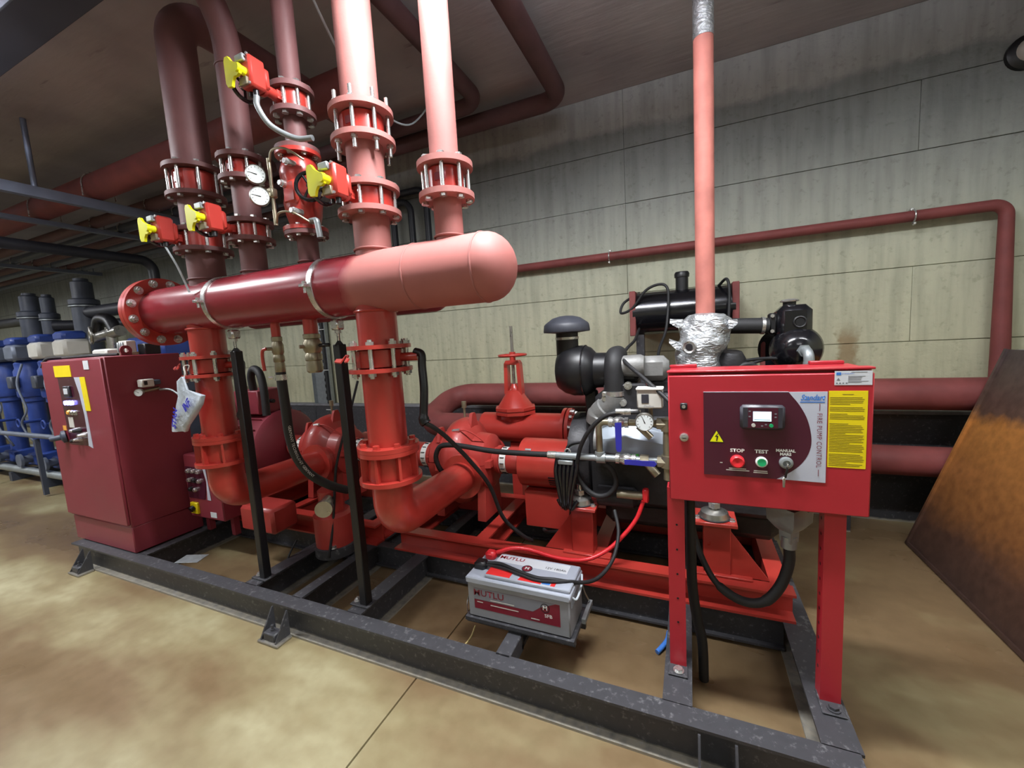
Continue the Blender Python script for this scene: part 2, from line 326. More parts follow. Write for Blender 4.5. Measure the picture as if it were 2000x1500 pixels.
class MB:
    def __init__(s):
        s.v, s.f = [], []
    def box(s, c, size, rot=None):
        c = Vector(c); h = Vector(size) / 2; i = len(s.v)
        for x in (-1, 1):
            for y in (-1, 1):
                for z in (-1, 1):
                    p = Vector((x * h.x, y * h.y, z * h.z))
                    s.v.append(c + (rot @ p if rot else p))
        for q in ((0, 1, 3, 2), (4, 6, 7, 5), (0, 4, 5, 1), (2, 3, 7, 6), (0, 2, 6, 4), (1, 5, 7, 3)):
            s.f.append([i + k for k in q])
        return s
    def bx(s, x0, x1, y0, y1, z0, z1):
        return s.box(((x0 + x1) / 2, (y0 + y1) / 2, (z0 + z1) / 2), (abs(x1 - x0), abs(y1 - y0), abs(z1 - z0)))
    def bbox(s, c, size, b=0.01, rot=None):
        """box with bevelled edges"""
        c = Vector(c); h = Vector(size) / 2; b = min(b, min(h) * 0.95); i0 = len(s.v); idx = {}
        for x in (-1, 1):
            for y in (-1, 1):
                for z in (-1, 1):
                    for a in range(3):
                        p = [x * (h.x - b), y * (h.y - b), z * (h.z - b)]
                        p[a] = (x, y, z)[a] * h[a]
                        p = Vector(p)
                        idx[(x, y, z, a)] = len(s.v)
                        s.v.append(c + (rot @ p if rot else p))
        sg = (-1, 1)
        for a in range(3):
            o = [k for k in range(3) if k != a]
            for w in sg:
                q = []
                for (p1, p2) in ((-1, -1), (1, -1), (1, 1), (-1, 1)):
                    k = [0, 0, 0]; k[a] = w; k[o[0]] = p1; k[o[1]] = p2
                    q.append(idx[(*k, a)])
                s.f.append(q)
            for p1 in sg:
                for p2 in sg:
                    k1 = [0, 0, 0]; k1[o[0]] = p1; k1[o[1]] = p2
                    k2 = list(k1); k1[a] = -1; k2[a] = 1
                    s.f.append([idx[(*k1, o[0])], idx[(*k2, o[0])], idx[(*k2, o[1])], idx[(*k1, o[1])]])
        for x in sg:
            for y in sg:
                for z in sg:
                    s.f.append([idx[(x, y, z, 0)], idx[(x, y, z, 1)], idx[(x, y, z, 2)]])
        return s
    def lathe(s, prof, org, ax, seg=32):
        u, v, w = basis(ax); org = Vector(org); i = len(s.v); n = len(prof)
        for r, h in prof:
            for k in range(seg):
                a = 2 * PI * k / seg
                s.v.append(org + w * h + (u * math.cos(a) + v * math.sin(a)) * max(r, 1e-5))
        for j in range(n - 1):
            for k in range(seg):
                k2 = (k + 1) % seg
                s.f.append([i + j * seg + k, i + j * seg + k2, i + (j + 1) * seg + k2, i + (j + 1) * seg + k])
        if prof[0][0] > 1e-4: s.f.append([i + k for k in range(seg)][::-1])
        if prof[-1][0] > 1e-4: s.f.append([i + (n - 1) * seg + k for k in range(seg)])
        return s
    def cyl(s, p0, p1, r0, r1=None, seg=24):
        p0, p1 = Vector(p0), Vector(p1)
        return s.lathe([(r0, 0), (r0 if r1 is None else r1, (p1 - p0).length)], p0, p1 - p0, seg)
    def ring(s, p0, p1, r, ri, seg=32):
        p0, p1 = Vector(p0), Vector(p1); L = (p1 - p0).length
        return s.lathe([(ri, 0), (r, 0), (r, L), (ri, L), (ri, 0)], p0, p1 - p0, seg) if False else s._ring(p0, p1, r, ri, seg)
    def _ring(s, p0, p1, r, ri, seg):
        u, v, w = basis(p1 - p0); i = len(s.v); L = (p1 - p0).length
        for rr, h in ((ri, 0), (r, 0), (r, L), (ri, L)):
            for k in range(seg):
                a = 2 * PI * k / seg
                s.v.append(p0 + w * h + (u * math.cos(a) + v * math.sin(a)) * rr)
        for j in range(4):
            for k in range(seg):
                k2 = (k + 1) % seg; j2 = (j + 1) % 4
                s.f.append([i + j * seg + k, i + j * seg + k2, i + j2 * seg + k2, i + j2 * seg + k])
        return s
    def tube(s, pts, r, seg=14, cap=True):
        pts = [Vector(p) for p in pts]; n = len(pts); i = len(s.v)
        t = (pts[1] - pts[0]).normalized(); u, v, _ = basis(t)
        for j in range(n):
            t2 = (pts[min(j + 1, n - 1)] - pts[max(j - 1, 0)]).normalized()
            q = t.rotation_difference(t2); u = q @ u; v = q @ v; t = t2
            rr = r[j] if isinstance(r, (list, tuple)) else r
            for k in range(seg):
                a = 2 * PI * k / seg
                s.v.append(pts[j] + (u * math.cos(a) + v * math.sin(a)) * rr)
        for j in range(n - 1):
            for k in range(seg):
                k2 = (k + 1) % seg
                s.f.append([i + j * seg + k, i + j * seg + k2, i + (j + 1) * seg + k2, i + (j + 1) * seg + k])
        if cap:
            s.f.append([i + k for k in range(seg)][::-1]); s.f.append([i + (n - 1) * seg + k for k in range(seg)])
        return s
    def torus(s, c, ax, R, r, seg=32, sub=10):
        u, v, w = basis(ax); c = Vector(c); i = len(s.v)
        for j in range(seg):
            a = 2 * PI * j / seg; d = u * math.cos(a) + v * math.sin(a)
            for k in range(sub):
                b = 2 * PI * k / sub
                s.v.append(c + d * (R + r * math.cos(b)) + w * r * math.sin(b))
        for j in range(seg):
            for k in range(sub):
                j2, k2 = (j + 1) % seg, (k + 1) % sub
                s.f.append([i + j * sub + k, i + j2 * sub + k, i + j2 * sub + k2, i + j * sub + k2])
        return s
    def prism(s, poly, org, u, v, d):
        """polygon (2-D) in the plane org+u,v pushed out by vector d"""
        org, u, v, d = Vector(org), Vector(u), Vector(v), Vector(d); n = len(poly); i = len(s.v)
        for k in (0, 1):
            for a, b in poly:
                s.v.append(org + u * a + v * b + d * k)
        s.f.append([i + k for k in range(n)][::-1]); s.f.append([i + n + k for k in range(n)])
        for k in range(n):
            k2 = (k + 1) % n
            s.f.append([i + k, i + k2, i + n + k2, i + n + k])
        return s
    def hexa(s, p0, p1, r):
        return s.cyl(p0, p1, r, seg=6)
    def mesh(s, name, origin=Vector((0, 0, 0)), ang=38):
        me = bpy.data.meshes.new(name)
        me.from_pydata([tuple(p - origin) for p in s.v], [], s.f)
        me.validate()
        import bmesh
        bm = bmesh.new(); bm.from_mesh(me); bmesh.ops.recalc_face_normals(bm, faces=bm.faces); bm.to_mesh(me); bm.free()
        me.polygons.foreach_set('use_smooth', [True] * len(me.polygons))
        me.set_sharp_from_angle(angle=math.radians(ang))
        return me
    def build(s, name, m, parent=None, ang=38, label=None, kind=None):
        lo = Vector([min(p[k] for p in s.v) for k in range(3)]); hi = Vector([max(p[k] for p in s.v) for k in range(3)])
        c = (lo + hi) / 2
        if parent is None: c.z = lo.z
        me = s.mesh(name, c, ang)
        me.materials.append(MATS[m] if isinstance(m, str) else m)
        return link(name, me, c, parent, label=label, kind=kind)
def link(name, me, loc, parent=None, rot=None, label=None, kind=None):
    o = bpy.data.objects.new(name, me); COL.objects.link(o)
    loc = Vector(loc)
    ORI[o.name] = loc
    if parent is not None:
        o.parent = parent; o.location = loc - ORI[parent.name]
    else:
        o.location = loc
    if rot is not None:
        o.rotation_mode = 'QUATERNION'; o.rotation_quaternion = rot
    if label: o['label'] = label
    if kind: o['kind'] = kind
    return o
def T(name, label, cat, loc, group=None):
    o = bpy.data.objects.new(name, None); COL.objects.link(o)
    o.location = loc; ORI[o.name] = Vector(loc)
    o.empty_display_size = 0.05
    o['label'] = label; o['category'] = cat
    if group: o['group'] = group
    return o
def tag(o, label, cat, group=None):
    o['label'] = label; o['category'] = cat
    if group: o['group'] = group
    return o
def struct(o):
    o['kind'] = 'structure'; return o
CACHE = {}
def bolt_mesh(r, h, m='zinc', washer=True, stub=0.0):
    k = ('bolt', r, h, m, washer, stub)
    if k not in CACHE:
        b = MB()
        if washer: b.cyl((0, 0, 0), (0, 0, 0.003), r * 1.35, seg=14)
        b.hexa((0, 0, 0.002), (0, 0, h), r)
        if stub: b.cyl((0, 0, h - 0.001), (0, 0, h + stub), r * 0.55, seg=10)
        me = b.mesh('bolt'); me.materials.append(MATS[m]); CACHE[k] = me
    return CACHE[k]
def stud_mesh(L, r, m='zinc', nut=0.012, ext=0.012):
    k = ('stud', round(L, 4), r, m, nut, ext)
    if k not in CACHE:
        b = MB().cyl((0, 0, -ext), (0, 0, L + ext), r, seg=10)
        b.hexa((0, 0, -nut + 0.001), (0, 0, 0.001), r * 1.75); b.hexa((0, 0, L - 0.001), (0, 0, L + nut - 0.001), r * 1.75)
        me = b.mesh('stud'); me.materials.append(MATS[m]); CACHE[k] = me
    return CACHE[k]
def ring_of(name, me, parent, c, ax, R, n, off=0.0, skip=()):
    u, v, w = basis(ax); c = Vector(c); rot = Vector((0, 0, 1)).rotation_difference(w)
    for k in range(n):
        if k in skip: continue
        a = 2 * PI * (k + off) / n
        link(name, me, c + (u * math.cos(a) + v * math.sin(a)) * R, parent, rot)
def text(s, parent, org, size, xd, yd, m, align='CENTER', shear=0.0, name='lettering', depth=0.0006, spacing=1.0, bold=0.0, xs=1.0):
    cu = bpy.data.curves.new('txt', 'FONT')
    cu.body = s; cu.size = size; cu.align_x = align; cu.align_y = 'CENTER'; cu.shear = shear; cu.resolution_u = 2; cu.space_character = spacing; cu.offset = bold
    t = bpy.data.objects.new('txt', cu); COL.objects.link(t)
    dg = bpy.context.evaluated_depsgraph_get(); me = bpy.data.meshes.new_from_object(t.evaluated_get(dg))
    bpy.data.objects.remove(t); bpy.data.curves.remove(cu)
    xd, yd = Vector(xd).normalized(), Vector(yd).normalized(); n = xd.cross(yd)
    for v in me.vertices:
        p = v.co; v.co = xd * p.x * xs + yd * p.y + n * depth
    me.materials.clear(); me.materials.append(MATS[m])
    me.name = name
    return link(name, me, org, parent)
def text_on(s, parent, m, size, mapf, name='lettering'):
    cu = bpy.data.curves.new('txt', 'FONT'); cu.body = s; cu.size = size; cu.resolution_u = 1; cu.align_y = 'CENTER'
    t = bpy.data.objects.new('txt', cu); COL.objects.link(t)
    dg = bpy.context.evaluated_depsgraph_get(); me = bpy.data.meshes.new_from_object(t.evaluated_get(dg))
    bpy.data.objects.remove(t); bpy.data.curves.remove(cu)
    for v in me.vertices: v.co = mapf(v.co.x, v.co.y)
    me.materials.clear(); me.materials.append(MATS[m])
    return link(name, me, (0, 0, 0), parent)
def ibeam(b, p0, p1, h, w, tw=0.008, tf=0.011, side=0):
    """beam along p0-p1 (horizontal), p at bottom centre; side: -1/+1 puts the web on one side (channel)"""
    p0, p1 = Vector(p0), Vector(p1); d = (p1 - p0).normalized(); s = Vector((-d.y, d.x, 0)); up = Vector((0, 0, 1)); L = p1 - p0
    hw = w / 2
    if side == 0:
        poly = [(-hw, 0), (hw, 0), (hw, tf), (tw / 2, tf), (tw / 2, h - tf), (hw, h - tf), (hw, h), (-hw, h), (-hw, h - tf), (-tw / 2, h - tf), (-tw / 2, tf), (-hw, tf)]
    else:
        poly = [(-hw, 0), (hw, 0), (hw, tf), (-hw + tw, tf), (-hw + tw, h - tf), (hw, h - tf), (hw, h), (-hw, h)]
        if side > 0: poly = [(-a, c) for a, c in poly]
    return b.prism(poly, p0, s, up, L)

# ================================================================== SETTING
XL, XR, YF, YB, ZC = -14.0, 2.15, -4.0, 3.83, 3.54
fl = struct(MB().bx(XL, XR, YF, YB + 0.3, -0.12, -0.012).build('floor', 'floor'))
fl['label'] = 'wet olive brown concrete floor'
for x0, x1, y0, y1 in ((XL, -1.156, YF, YB), (-1.148, XR, YF, YB)):
    MB().bx(x0, x1, y0, y1, -0.015, 0.0).build('slab', 'floor', fl)
wb = struct(MB().bx(XL - 0.2, XR + 0.2, YB + 0.012, YB + 0.3, 0, ZC).build('wall_back', 'wall'))
wb['label'] = 'stained grey green board-marked concrete back wall'
zj = [0.0, 0.72, 1.316, 1.84, 2.61, 3.06, ZC]
for k in range(len(zj) - 1):
    xs = [XL]
    x = -13.2 + (0.9 if k % 2 else 0)
    while x < XR - 0.6:
        xs.append(x); x += 4.88
    if -0.5 not in xs: xs = sorted([q for q in xs if abs(q + 0.5) > 0.6] + [-0.5])
    xs.append(XR)
    for a, b_ in zip(xs[:-1], xs[1:]):
        off = random.uniform(0, 0.004)
        MB().bbox(((a + b_) / 2, YB + 0.02 - off, (zj[k] + zj[k + 1]) / 2), (b_ - a - 0.0015, 0.05, zj[k + 1] - zj[k] - 0.004), 0.002).build('panel', 'wall', wb)
ce = struct(MB().bx(XL - 0.2, XR + 0.2, YF - 0.2, YB + 0.3, ZC, ZC + 0.2).build('ceiling', 'ceiling'))
ce['label'] = 'bare concrete ceiling with dark scuff marks'
struct(MB().bx(XR, XR + 0.2, YF, YB, 0, ZC).build('wall_right', 'wall'))
struct(MB().bx(XL - 0.2, XL, YF, YB, 0, ZC).build('wall_left', 'wall'))
struct(MB().bx(XL - 0.2, XR + 0.2, YF - 0.2, YF, 0, ZC).build('wall_front', 'wall'))
struct(MB().bx(1.735, 1.9, 1.2, 3.40, 0, 1.262).build('wall_low', 'gravel_grey'))
struct(MB().bx(-6.0, XR, YB - 0.09, YB - 0.005, 0, 0.80).build('trim_1', 'skid'))
struct(MB().bbox(((XR - 6.0) / 2, YB - 0.05, 0.815), (XR + 6.0, 0.1, 0.03), 0.006).build('trim_2', 'gravel_grey'))

# lamps
for i, (x, y, z, w) in enumerate(LAMPS):
    t = T('fluorescent_lamp', ['twin-tube batten lamp above the header pipe', 'twin-tube batten lamp above the tall red cabinet', 'added twin-tube fill lamp above the control panel on legs',
        'added twin-tube fill lamp behind the photographer', 'added twin-tube fill lamp in the right corner behind the photographer', 'added twin-tube fill lamp over the empty floor on the left',
        'added twin-tube fill lamp brightening the blue booster pumps', 'added twin-tube fill lamp at the far left end'][i], 'lamp', (x, y, z), 'ceiling batten lamps')
    MB().bbox((x, y, z + 0.05), (1.27, 0.14, 0.05), 0.008).build('housing', 'white', t)
    for s in (-1, 1):
        MB().cyl((x - 0.6, y + s * 0.04, z), (x + 0.6, y + s * 0.04, z), 0.013, seg=12).build('tube', 'tube_glow', t)
    MB().bx(x - 0.02, x + 0.02, y - 0.01, y + 0.01, z + 0.07, ZC).build('hanger', 'galv', t)
    ld = bpy.data.lights.new('tube_light', 'AREA'); ld.shape = 'RECTANGLE'; ld.size = 1.2; ld.size_y = 0.12; ld.energy = w; ld.color = LAMP_COL
    lo = bpy.data.objects.new('tube_light', ld); COL.objects.link(lo); lo.parent = t; lo.location = (0, 0, -0.02)
    lu = bpy.data.lights.new('ceiling_fill_light', 'AREA'); lu.shape = 'RECTANGLE'; lu.size = 1.2; lu.size_y = 0.10; lu.energy = w * UPF; lu.color = (0.80, 0.88, 1.0); lu.spread = PI  # upward fill light added above the housing to brighten the ceiling
    lo2 = bpy.data.objects.new('ceiling_fill_light', lu); COL.objects.link(lo2); lo2.parent = t; lo2.location = (0, 0, 0.085); lo2.rotation_euler = (PI, 0, 0)

# ================================================================== SKID
ZS = 0.168
sk = T('steel_skid', 'long dark grey steel skid frame carrying the whole fire pump set', 'skid', (-1.9, 2.1, 0))
ibeam(MB(), (-4.30, 1.393, 0), (0.47, 1.393, 0), ZS, 0.08).build('front_beam', 'skid', sk)
ibeam(MB(), (-4.30, 2.86, 0), (0.47, 2.86, 0), ZS, 0.08).build('rear_beam', 'skid', sk)
for x, w in ((-4.25, 0.09), (-3.50, 0.08), (-2.37, 0.10), (-1.99, 0.07), (-1.58, 0.09), (-0.055, 0.10), (0.425, 0.11)):
    ibeam(MB(), (x, 1.43, 0), (x, 2.83, 0), ZS, w).build('cross_beam', 'skid', sk)
for y in (2.06, 2.72):
    ibeam(MB(), (-4.2, y, 0.02), (0.38, y, 0.02), ZS - 0.022, 0.06).build('inner_beam', 'skid', sk)
MB().bbox((-0.745, 1.50, 0.128), (0.07, 0.16, 0.08), 0.004).build('bracket_stub', 'skid', sk)
for bxm in (-4.07, -2.02, 0.07):
    l = T('anchor_bracket', {-4.07: 'small bolted floor bracket on the skid below the tall red cabinet', -2.02: 'small bolted floor bracket at the middle of the front skid beam',
        0.07: 'small bolted floor bracket on the skid below the control panel'}[bxm], 'bracket', (bxm, 1.33, 0), 'floor brackets along the skid')
    for s in (-1, 1):
        MB().prism([(0, 0.005), (-0.085, 0.005), (-0.085, 0.02), (-0.006, 0.15), (0, 0.15)], (bxm + s * 0.055 - 0.004, 1.352, 0), (0, 1, 0), (0, 0, 1), (0.008, 0, 0)).build('gusset', 'skid', l)
    MB().bbox((bxm, 1.305, 0.008), (0.15, 0.09, 0.014), 0.003).build('foot', 'skid', l)
    MB().bbox((bxm, 1.30, 0.035), (0.085, 0.055, 0.045), 0.006).build('block', 'skid', l)
    link('bolt', bolt_mesh(0.011, 0.012, 'skid', True, 0.02), (bxm, 1.30, 0.056), l)

# paper scrap lying on the skid, loose wire, blue hose
t = MB().bbox((-3.06, 1.50, ZS + 0.004), (0.16, 0.10, 0.004), 0.001, Matrix.Rotation(0.35, 3, 'Z')).build('metal_plate', 'galv')
tag(t, 'small loose blue-grey plate lying on the skid beside the tall cabinet', 'plate')
tag(MB().tube(spline([(-0.99, 1.63, 0.10), (-1.0, 1.58, 0.06), (-1.05, 1.50, 0.02), (-1.07, 1.46, 0.008), (-1.09, 1.44, 0.006)]), 0.004, 8).build('tan_wire', 'wire_tan'), 'short stiff tan wire on the floor left of the battery', 'wire')
tag(MB().tube(spline([(-0.155, 1.85, 0.012), (-0.14, 1.875, 0.016), (-0.115, 1.93, 0.022), (-0.11, 2.0, 0.014)]), 0.011, 10).build('blue_hose', 'hose_blue'), 'stub of blue hose on the floor behind the left panel leg', 'hose')
tag(MB().tube(spline([(-2.55, 1.56, 0.008), (-2.46, 1.60, 0.015), (-2.40, 1.66, 0.06), (-2.42, 1.72, 0.17), (-2.43, 1.80, 0.25)]), 0.006, 8).build('floor_cable', 'rubber'), 'thin dark cable looping on the floor near the left support leg', 'cable')

# ================================================================== HEADER + RISERS
HY, HZ, HR = 1.508, 1.79, 0.1365
hd = T('header_pipe', 'large horizontal red header pipe with bolted flange and rounded primer end', 'pipe', (-1.8, HY, HZ))
prof = [(HR, 0), (HR, 2.22)]
for k in range(1, 9):
    a = PI / 2 * k / 8
    prof.append((HR * math.cos(a), 2.22 + 0.115 * math.sin(a)))
MB().lathe(prof, (-2.955, HY, HZ), (1, 0, 0), 64).build('pipe', 'header_paint', hd)
for x in (-0.745, -1.06):
    b = MB().torus((x, HY, HZ), (1, 0, 0), HR - 0.001, 0.0045, 72, 8)
    for p in b.v:
        p.x += 0.0035 * noise.noise(p * 60)
    b.build('weld_bead', 'primer', hd)
fg = MB()._ring(Vector((-2.985, HY, HZ)), Vector((-2.955, HY, HZ)), 0.2025, 0.05, 64).build('flange', 'red', hd)
bf = MB().cyl((-3.022, HY, HZ), (-2.988, HY, HZ), 0.2025, seg=64).build('blind_flange', 'red', hd)
ring_of('bolt', bolt_mesh(0.018, 0.018, 'zinc', True, 0.012), fg, (-2.955, HY, HZ), (1, 0, 0), 0.172, 12, 0.5)
for x, r, z1 in ((-2.58, 0.09, 1.50), (-1.32, 0.09, 1.50)):
    MB().cyl((x, HY, z1), (x, HY, HZ - 0.02), r, seg=40).build('drop_stub', 'red', hd)
    MB().torus((x, HY, HZ - 0.128), (0, 0, 1), r + 0.004, 0.006, 40, 8).build('weld_bead', 'red', hd)

def flange(parent, x, z, R, t, m, name='flange', y=HY):
    return MB()._ring(Vector((x, y, z - t / 2)), Vector((x, y, z + t / 2)), R, 0.03, 48).build(name, m, parent)
# risers: x, pipe radius, flange radius, flange heights, top, material
RIS = [(-2.5, 0.090, 0.140, (2.086, 2.190, 2.375, 2.520), 'primer_dark', 'thick dark red riser pipe at the left end of the header', 8),
       (-2.1, 0.062, 0.112, (2.086, 2.175, 2.385, 2.490), 'primer_dark', 'dark red riser pipe second from the left on the header', 8),
       (-1.7, 0.0475, 0.098, (2.060, 2.440, 2.600, 2.705), 'primer_dark', 'thin riser pipe with the alarm valve in the middle of the header', 8),
       (-1.3, 0.079, 0.135, (2.086, 2.190, 2.385, 2.505), 'primer', 'thick pinkish riser pipe with two valves at the right of the alarm valve', 8),
       (-0.9, 0.0575, 0.112, (2.085, 2.205), 'primer', 'pinkish riser pipe nearest the rounded end of the header', 8)]
FT = 0.022
riser = []
for i, (x, r, R, zz, m, lab, nb) in enumerate(RIS):
    t = T('riser_pipe', lab, 'pipe', (x, HY, HZ + HR - 0.02), 'five risers on the header')
    riser.append(t)
    segs = [HZ + HR * 0.85] + list(zz)
    # pipe spools between flange pairs
    MB().cyl((x, HY, HZ + 0.08), (x, HY, zz[0]), r, seg=40).build('pipe', m, t)
    MB().torus((x, HY, HZ + HR + 0.004), (0, 0, 1), r + 0.003, 0.005, 40, 8).build('weld_bead', m, t)
    for k in range(1, len(zz) - 1, 2):
        MB().cyl((x, HY, zz[k]), (x, HY, zz[k + 1]), r, seg=40).build('pipe', m, t)
    if i == 0:
        pts = fillet([(x, HY, zz[-1]), (x, HY, 3.34), (x, 3.10, 3.34)], 0.17, 12); MB().tube(pts, r, 40).build('pipe', m, t)
    elif i == 1:
        pts = fillet([(x, HY, zz[-1]), (x, HY, 3.44), (x, 0.2, 3.44)], 0.45, 14); MB().tube(pts, r, 40).build('pipe', m, t)
        MB().torus((x, HY, 2.93), (0, 0, 1), r, 0.005, 40, 8).build('weld_bead', m, t)
    else:
        MB().cyl((x, HY, zz[-1]), (x, HY, ZC), r, seg=40).build('pipe', m, t)
    fo = [flange(t, x, z, R, FT, m) for z in zz]
    for k in range(0, len(zz), 2):
        L = zz[k + 1] - zz[k] + FT
        if i == 2 and k == 0: continue
        ext = 0.05 if (i == 3 and k == 2) else 0.012
        ring_of('stud', stud_mesh(L, 0.0085, 'zinc', 0.013, ext), fo[k], (x, HY, zz[k] - FT / 2), (0, 0, 1), R - 0.022, nb, 0.5)
    if i == 2:
        for z, s in ((zz[0], -1), (zz[1], 1)):
            ring_of('bolt', bolt_mesh(0.010, 0.010, 'zinc', True), fo[0 if s < 0 else 1], (x, HY, z + s * FT / 2), (0, 0, s), R - 0.02, nb, 0.5)

# wafer check valves between the upper flange pairs
for i, (x, r, z0, z1, lab) in enumerate(((-2.5, 0.098, 2.375, 2.520, 'red wafer check valve between flanges on the leftmost thick riser'),
        (-2.1, 0.072, 2.385, 2.490, 'red wafer check valve between flanges on the second riser'),
        (-1.3, 0.092, 2.385, 2.505, 'red wafer check valve with long studs on the thick pink riser'),
        (-0.9, 0.072, 2.085, 2.205, 'red wafer check valve on the riser nearest the rounded header end'))):
    t = T('check_valve', lab, 'valve', (x, HY, z0), 'wafer check valves on the risers')
    MB().lathe([(r * 0.9, z0 + FT / 2), (r, z0 + FT / 2 + 0.008), (r, z1 - FT / 2 - 0.008), (r * 0.9, z1 - FT / 2)], (x, HY, 0), (0, 0, 1), 48).build('body', 'red', t)
    MB().bbox((x + 0.02, HY - r - 0.002, (z0 + z1) / 2), (0.05, 0.006, 0.03), 0.002).build('name_plate', 'cab_red', t)

# butterfly valves with gearbox, yellow flag and black handwheel
def butterfly(x, r, z0, z1, lab, tilt):
    zc = (z0 + z1) / 2
    t = T('butterfly_valve', lab, 'valve', (x, HY, zc), 'gear operated butterfly valves')
    MB().lathe([(r * 0.8, z0 + FT / 2), (r + 0.02, z0 + FT / 2 + 0.004), (r + 0.02, z1 - FT / 2 - 0.004), (r * 0.8, z1 - FT / 2)], (x, HY, 0), (0, 0, 1), 48).build('body', 'red', t)
    yb = HY - 0.135 - 0.0
    MB().cyl((x, HY - r, zc), (x, yb - 0.03, zc), 0.022, seg=20).cyl((x, yb - 0.005, zc), (x, yb - 0.02, zc), 0.034, seg=20).build('neck', 'red', t)
    MB().prism([(-0.02, -0.018), (0.02, -0.018), (0.02, 0.018), (-0.02, 0.018)], (x, HY - r - 0.012, zc), (1, 0, 0), (0, 0, 1), (0, -0.03, 0)).build('neck_block', 'red', t)
    zg = zc + 0.03
    yg = yb - 0.055
    g = MB().bbox((x, yg, zg), (0.075, 0.075, 0.125), 0.010).bbox((x + 0.01, yg + 0.04, zg - 0.005), (0.06, 0.03, 0.085), 0.01).build('gearbox', 'red', t)
    MB().bbox((x - 0.01, yg - 0.042, zg + 0.047), (0.05, 0.018, 0.03), 0.004).build('cover_plate', 'galv', t)
    pl = MB().bbox((x - 0.002, yg - 0.042, zg - 0.045), (0.045, 0.012, 0.032), 0.002).build('name_plate', 'brass', t)
    for sx in (-1, 1):
        for sz in (-1, 1):
            link('bolt', bolt_mesh(0.006, 0.008, 'zinc', False), (x + sx * 0.03, yg - 0.036, zg + sz * 0.056), g, Vector((0, 0, 1)).rotation_difference(Vector((0, -1, 0))))
    # flag: paddle pointing sideways with its hub on the gearbox
    fx = x - 0.005
    poly = [(0.022, -0.018), (0.030, 0.0), (0.022, 0.016), (0.004, 0.022), (-0.016, 0.034), (-0.030, 0.052), (-0.046, 0.052), (-0.052, 0.040), (-0.052, -0.036), (-0.044, -0.05), (-0.022, -0.052), (-0.016, -0.034), (-0.006, -0.022), (0.01, -0.024)]
    MB().prism([(a * 1.15, c * 1.15) for a, c in poly], (fx - 0.012, yg - 0.056, zg - 0.005), (1, 0, 0), (0, 0, 1), (0, -0.012, 0)).cyl((fx + 0.006, yg - 0.035, zg - 0.005), (fx + 0.006, yg - 0.076, zg - 0.005), 0.017, seg=16).build('flag_indicator', 'yellow', t)
    # handwheel on the far side of the gearbox (axis across the pipe)
    wx = x - 0.105; yg += 0.035; zg += 0.005
    MB().cyl((x - 0.03, yg, zg), (wx, yg, zg), 0.009, seg=12).build('wheel_shaft', 'black', t)
    b = MB().torus((wx, yg, zg), (1, 0, 0), 0.062, 0.009, 32, 10)
    for k in range(3):
        a = 2 * PI * k / 3 + tilt
        b.cyl((wx, yg, zg), (wx, yg + 0.062 * math.cos(a), zg + 0.062 * math.sin(a)), 0.006, seg=8)
    b.cyl((wx - 0.012, yg, zg), (wx + 0.012, yg, zg), 0.018, seg=16)
    b.build('handwheel', 'gloss_black', t)
    yg -= 0.035; zg -= 0.005
    MB().cyl((x + 0.01, yg, zg - 0.06), (x + 0.01, yg, zg - 0.085), 0.012, seg=12).cyl((x - 0.02, yg, zg - 0.06), (x - 0.02, yg, zg - 0.08), 0.008, seg=12).build('cable_gland', 'black', t)
    return (x, yg, zg)
g1 = butterfly(-2.5, 0.095, 2.086, 2.190, 'butterfly valve with yellow flag on the leftmost riser', 0.2)
g2 = butterfly(-2.1, 0.065, 2.086, 2.175, 'butterfly valve with yellow flag on the second riser', 0.9)
g3 = butterfly(-1.7, 0.052, 2.600, 2.705, 'highest butterfly valve with yellow flag, above the alarm valve', 0.5)
g4 = butterfly(-1.3, 0.085, 2.086, 2.190, 'butterfly valve with yellow flag on the thick pink riser', 0.0)
tag(MB().tube(spline([(g3[0] + 0.01, g3[1], g3[2] - 0.085), (g3[0] + 0.01, g3[1], g3[2] - 0.13), (g3[0] + 0.04, g3[1] + 0.03, g3[2] - 0.20), (g3[0] + 0.12, g3[1] + 0.08, g3[2] - 0.25), (g3[0] + 0.20, g3[1] + 0.1, g3[2] - 0.26)]), 0.012, 12).build('flexible_conduit', 'galv'),
    'grey corrugated flexible conduit hanging from the highest butterfly valve', 'conduit')
tag(MB().tube(spline([(g1[0] - 0.0, g1[1], g1[2] - 0.08), (g1[0] + 0.02, g1[1], g1[2] - 0.11), (g1[0] + 0.05, g1[1] + 0.02, g1[2] - 0.2), (g1[0] + 0.06, g1[1] + 0.05, g1[2] - 0.32)]), 0.005, 8).build('valve_cable', 'cable_white'),
    'thin white cable hanging from the leftmost butterfly valve', 'cable')

# alarm check valve on the middle riser
ax = -1.7
av = T('alarm_valve', 'bright red alarm check valve with twin pressure gauges on the thin middle riser', 'valve', (ax, HY, 2.06))
MB().lathe([(0.0475, 2.078), (0.066, 2.095), (0.080, 2.15), (0.086, 2.20), (0.076, 2.255), (0.088, 2.31), (0.090, 2.34), (0.076, 2.39), (0.052, 2.425)], (ax, HY, 0), (0, 0, 1), 40).build('body', 'red', av)
for z in (2.078, 2.422):
    f = MB().cyl((ax, HY, z - 0.009), (ax, HY, z + 0.009), 0.100, seg=48).build('flange', 'red', av)
    ring_of('bolt', bolt_mesh(0.010, 0.010, 'zinc', True), f, (ax, HY, z + (0.009 if z < 2.3 else -0.009)), (0, 0, 1 if z < 2.3 else -1), 0.078, 8, 0.5)
MB().bbox((ax + 0.015, HY - 0.075, 2.235), (0.09, 0.03, 0.11), 0.015).build('cover', 'red', av)
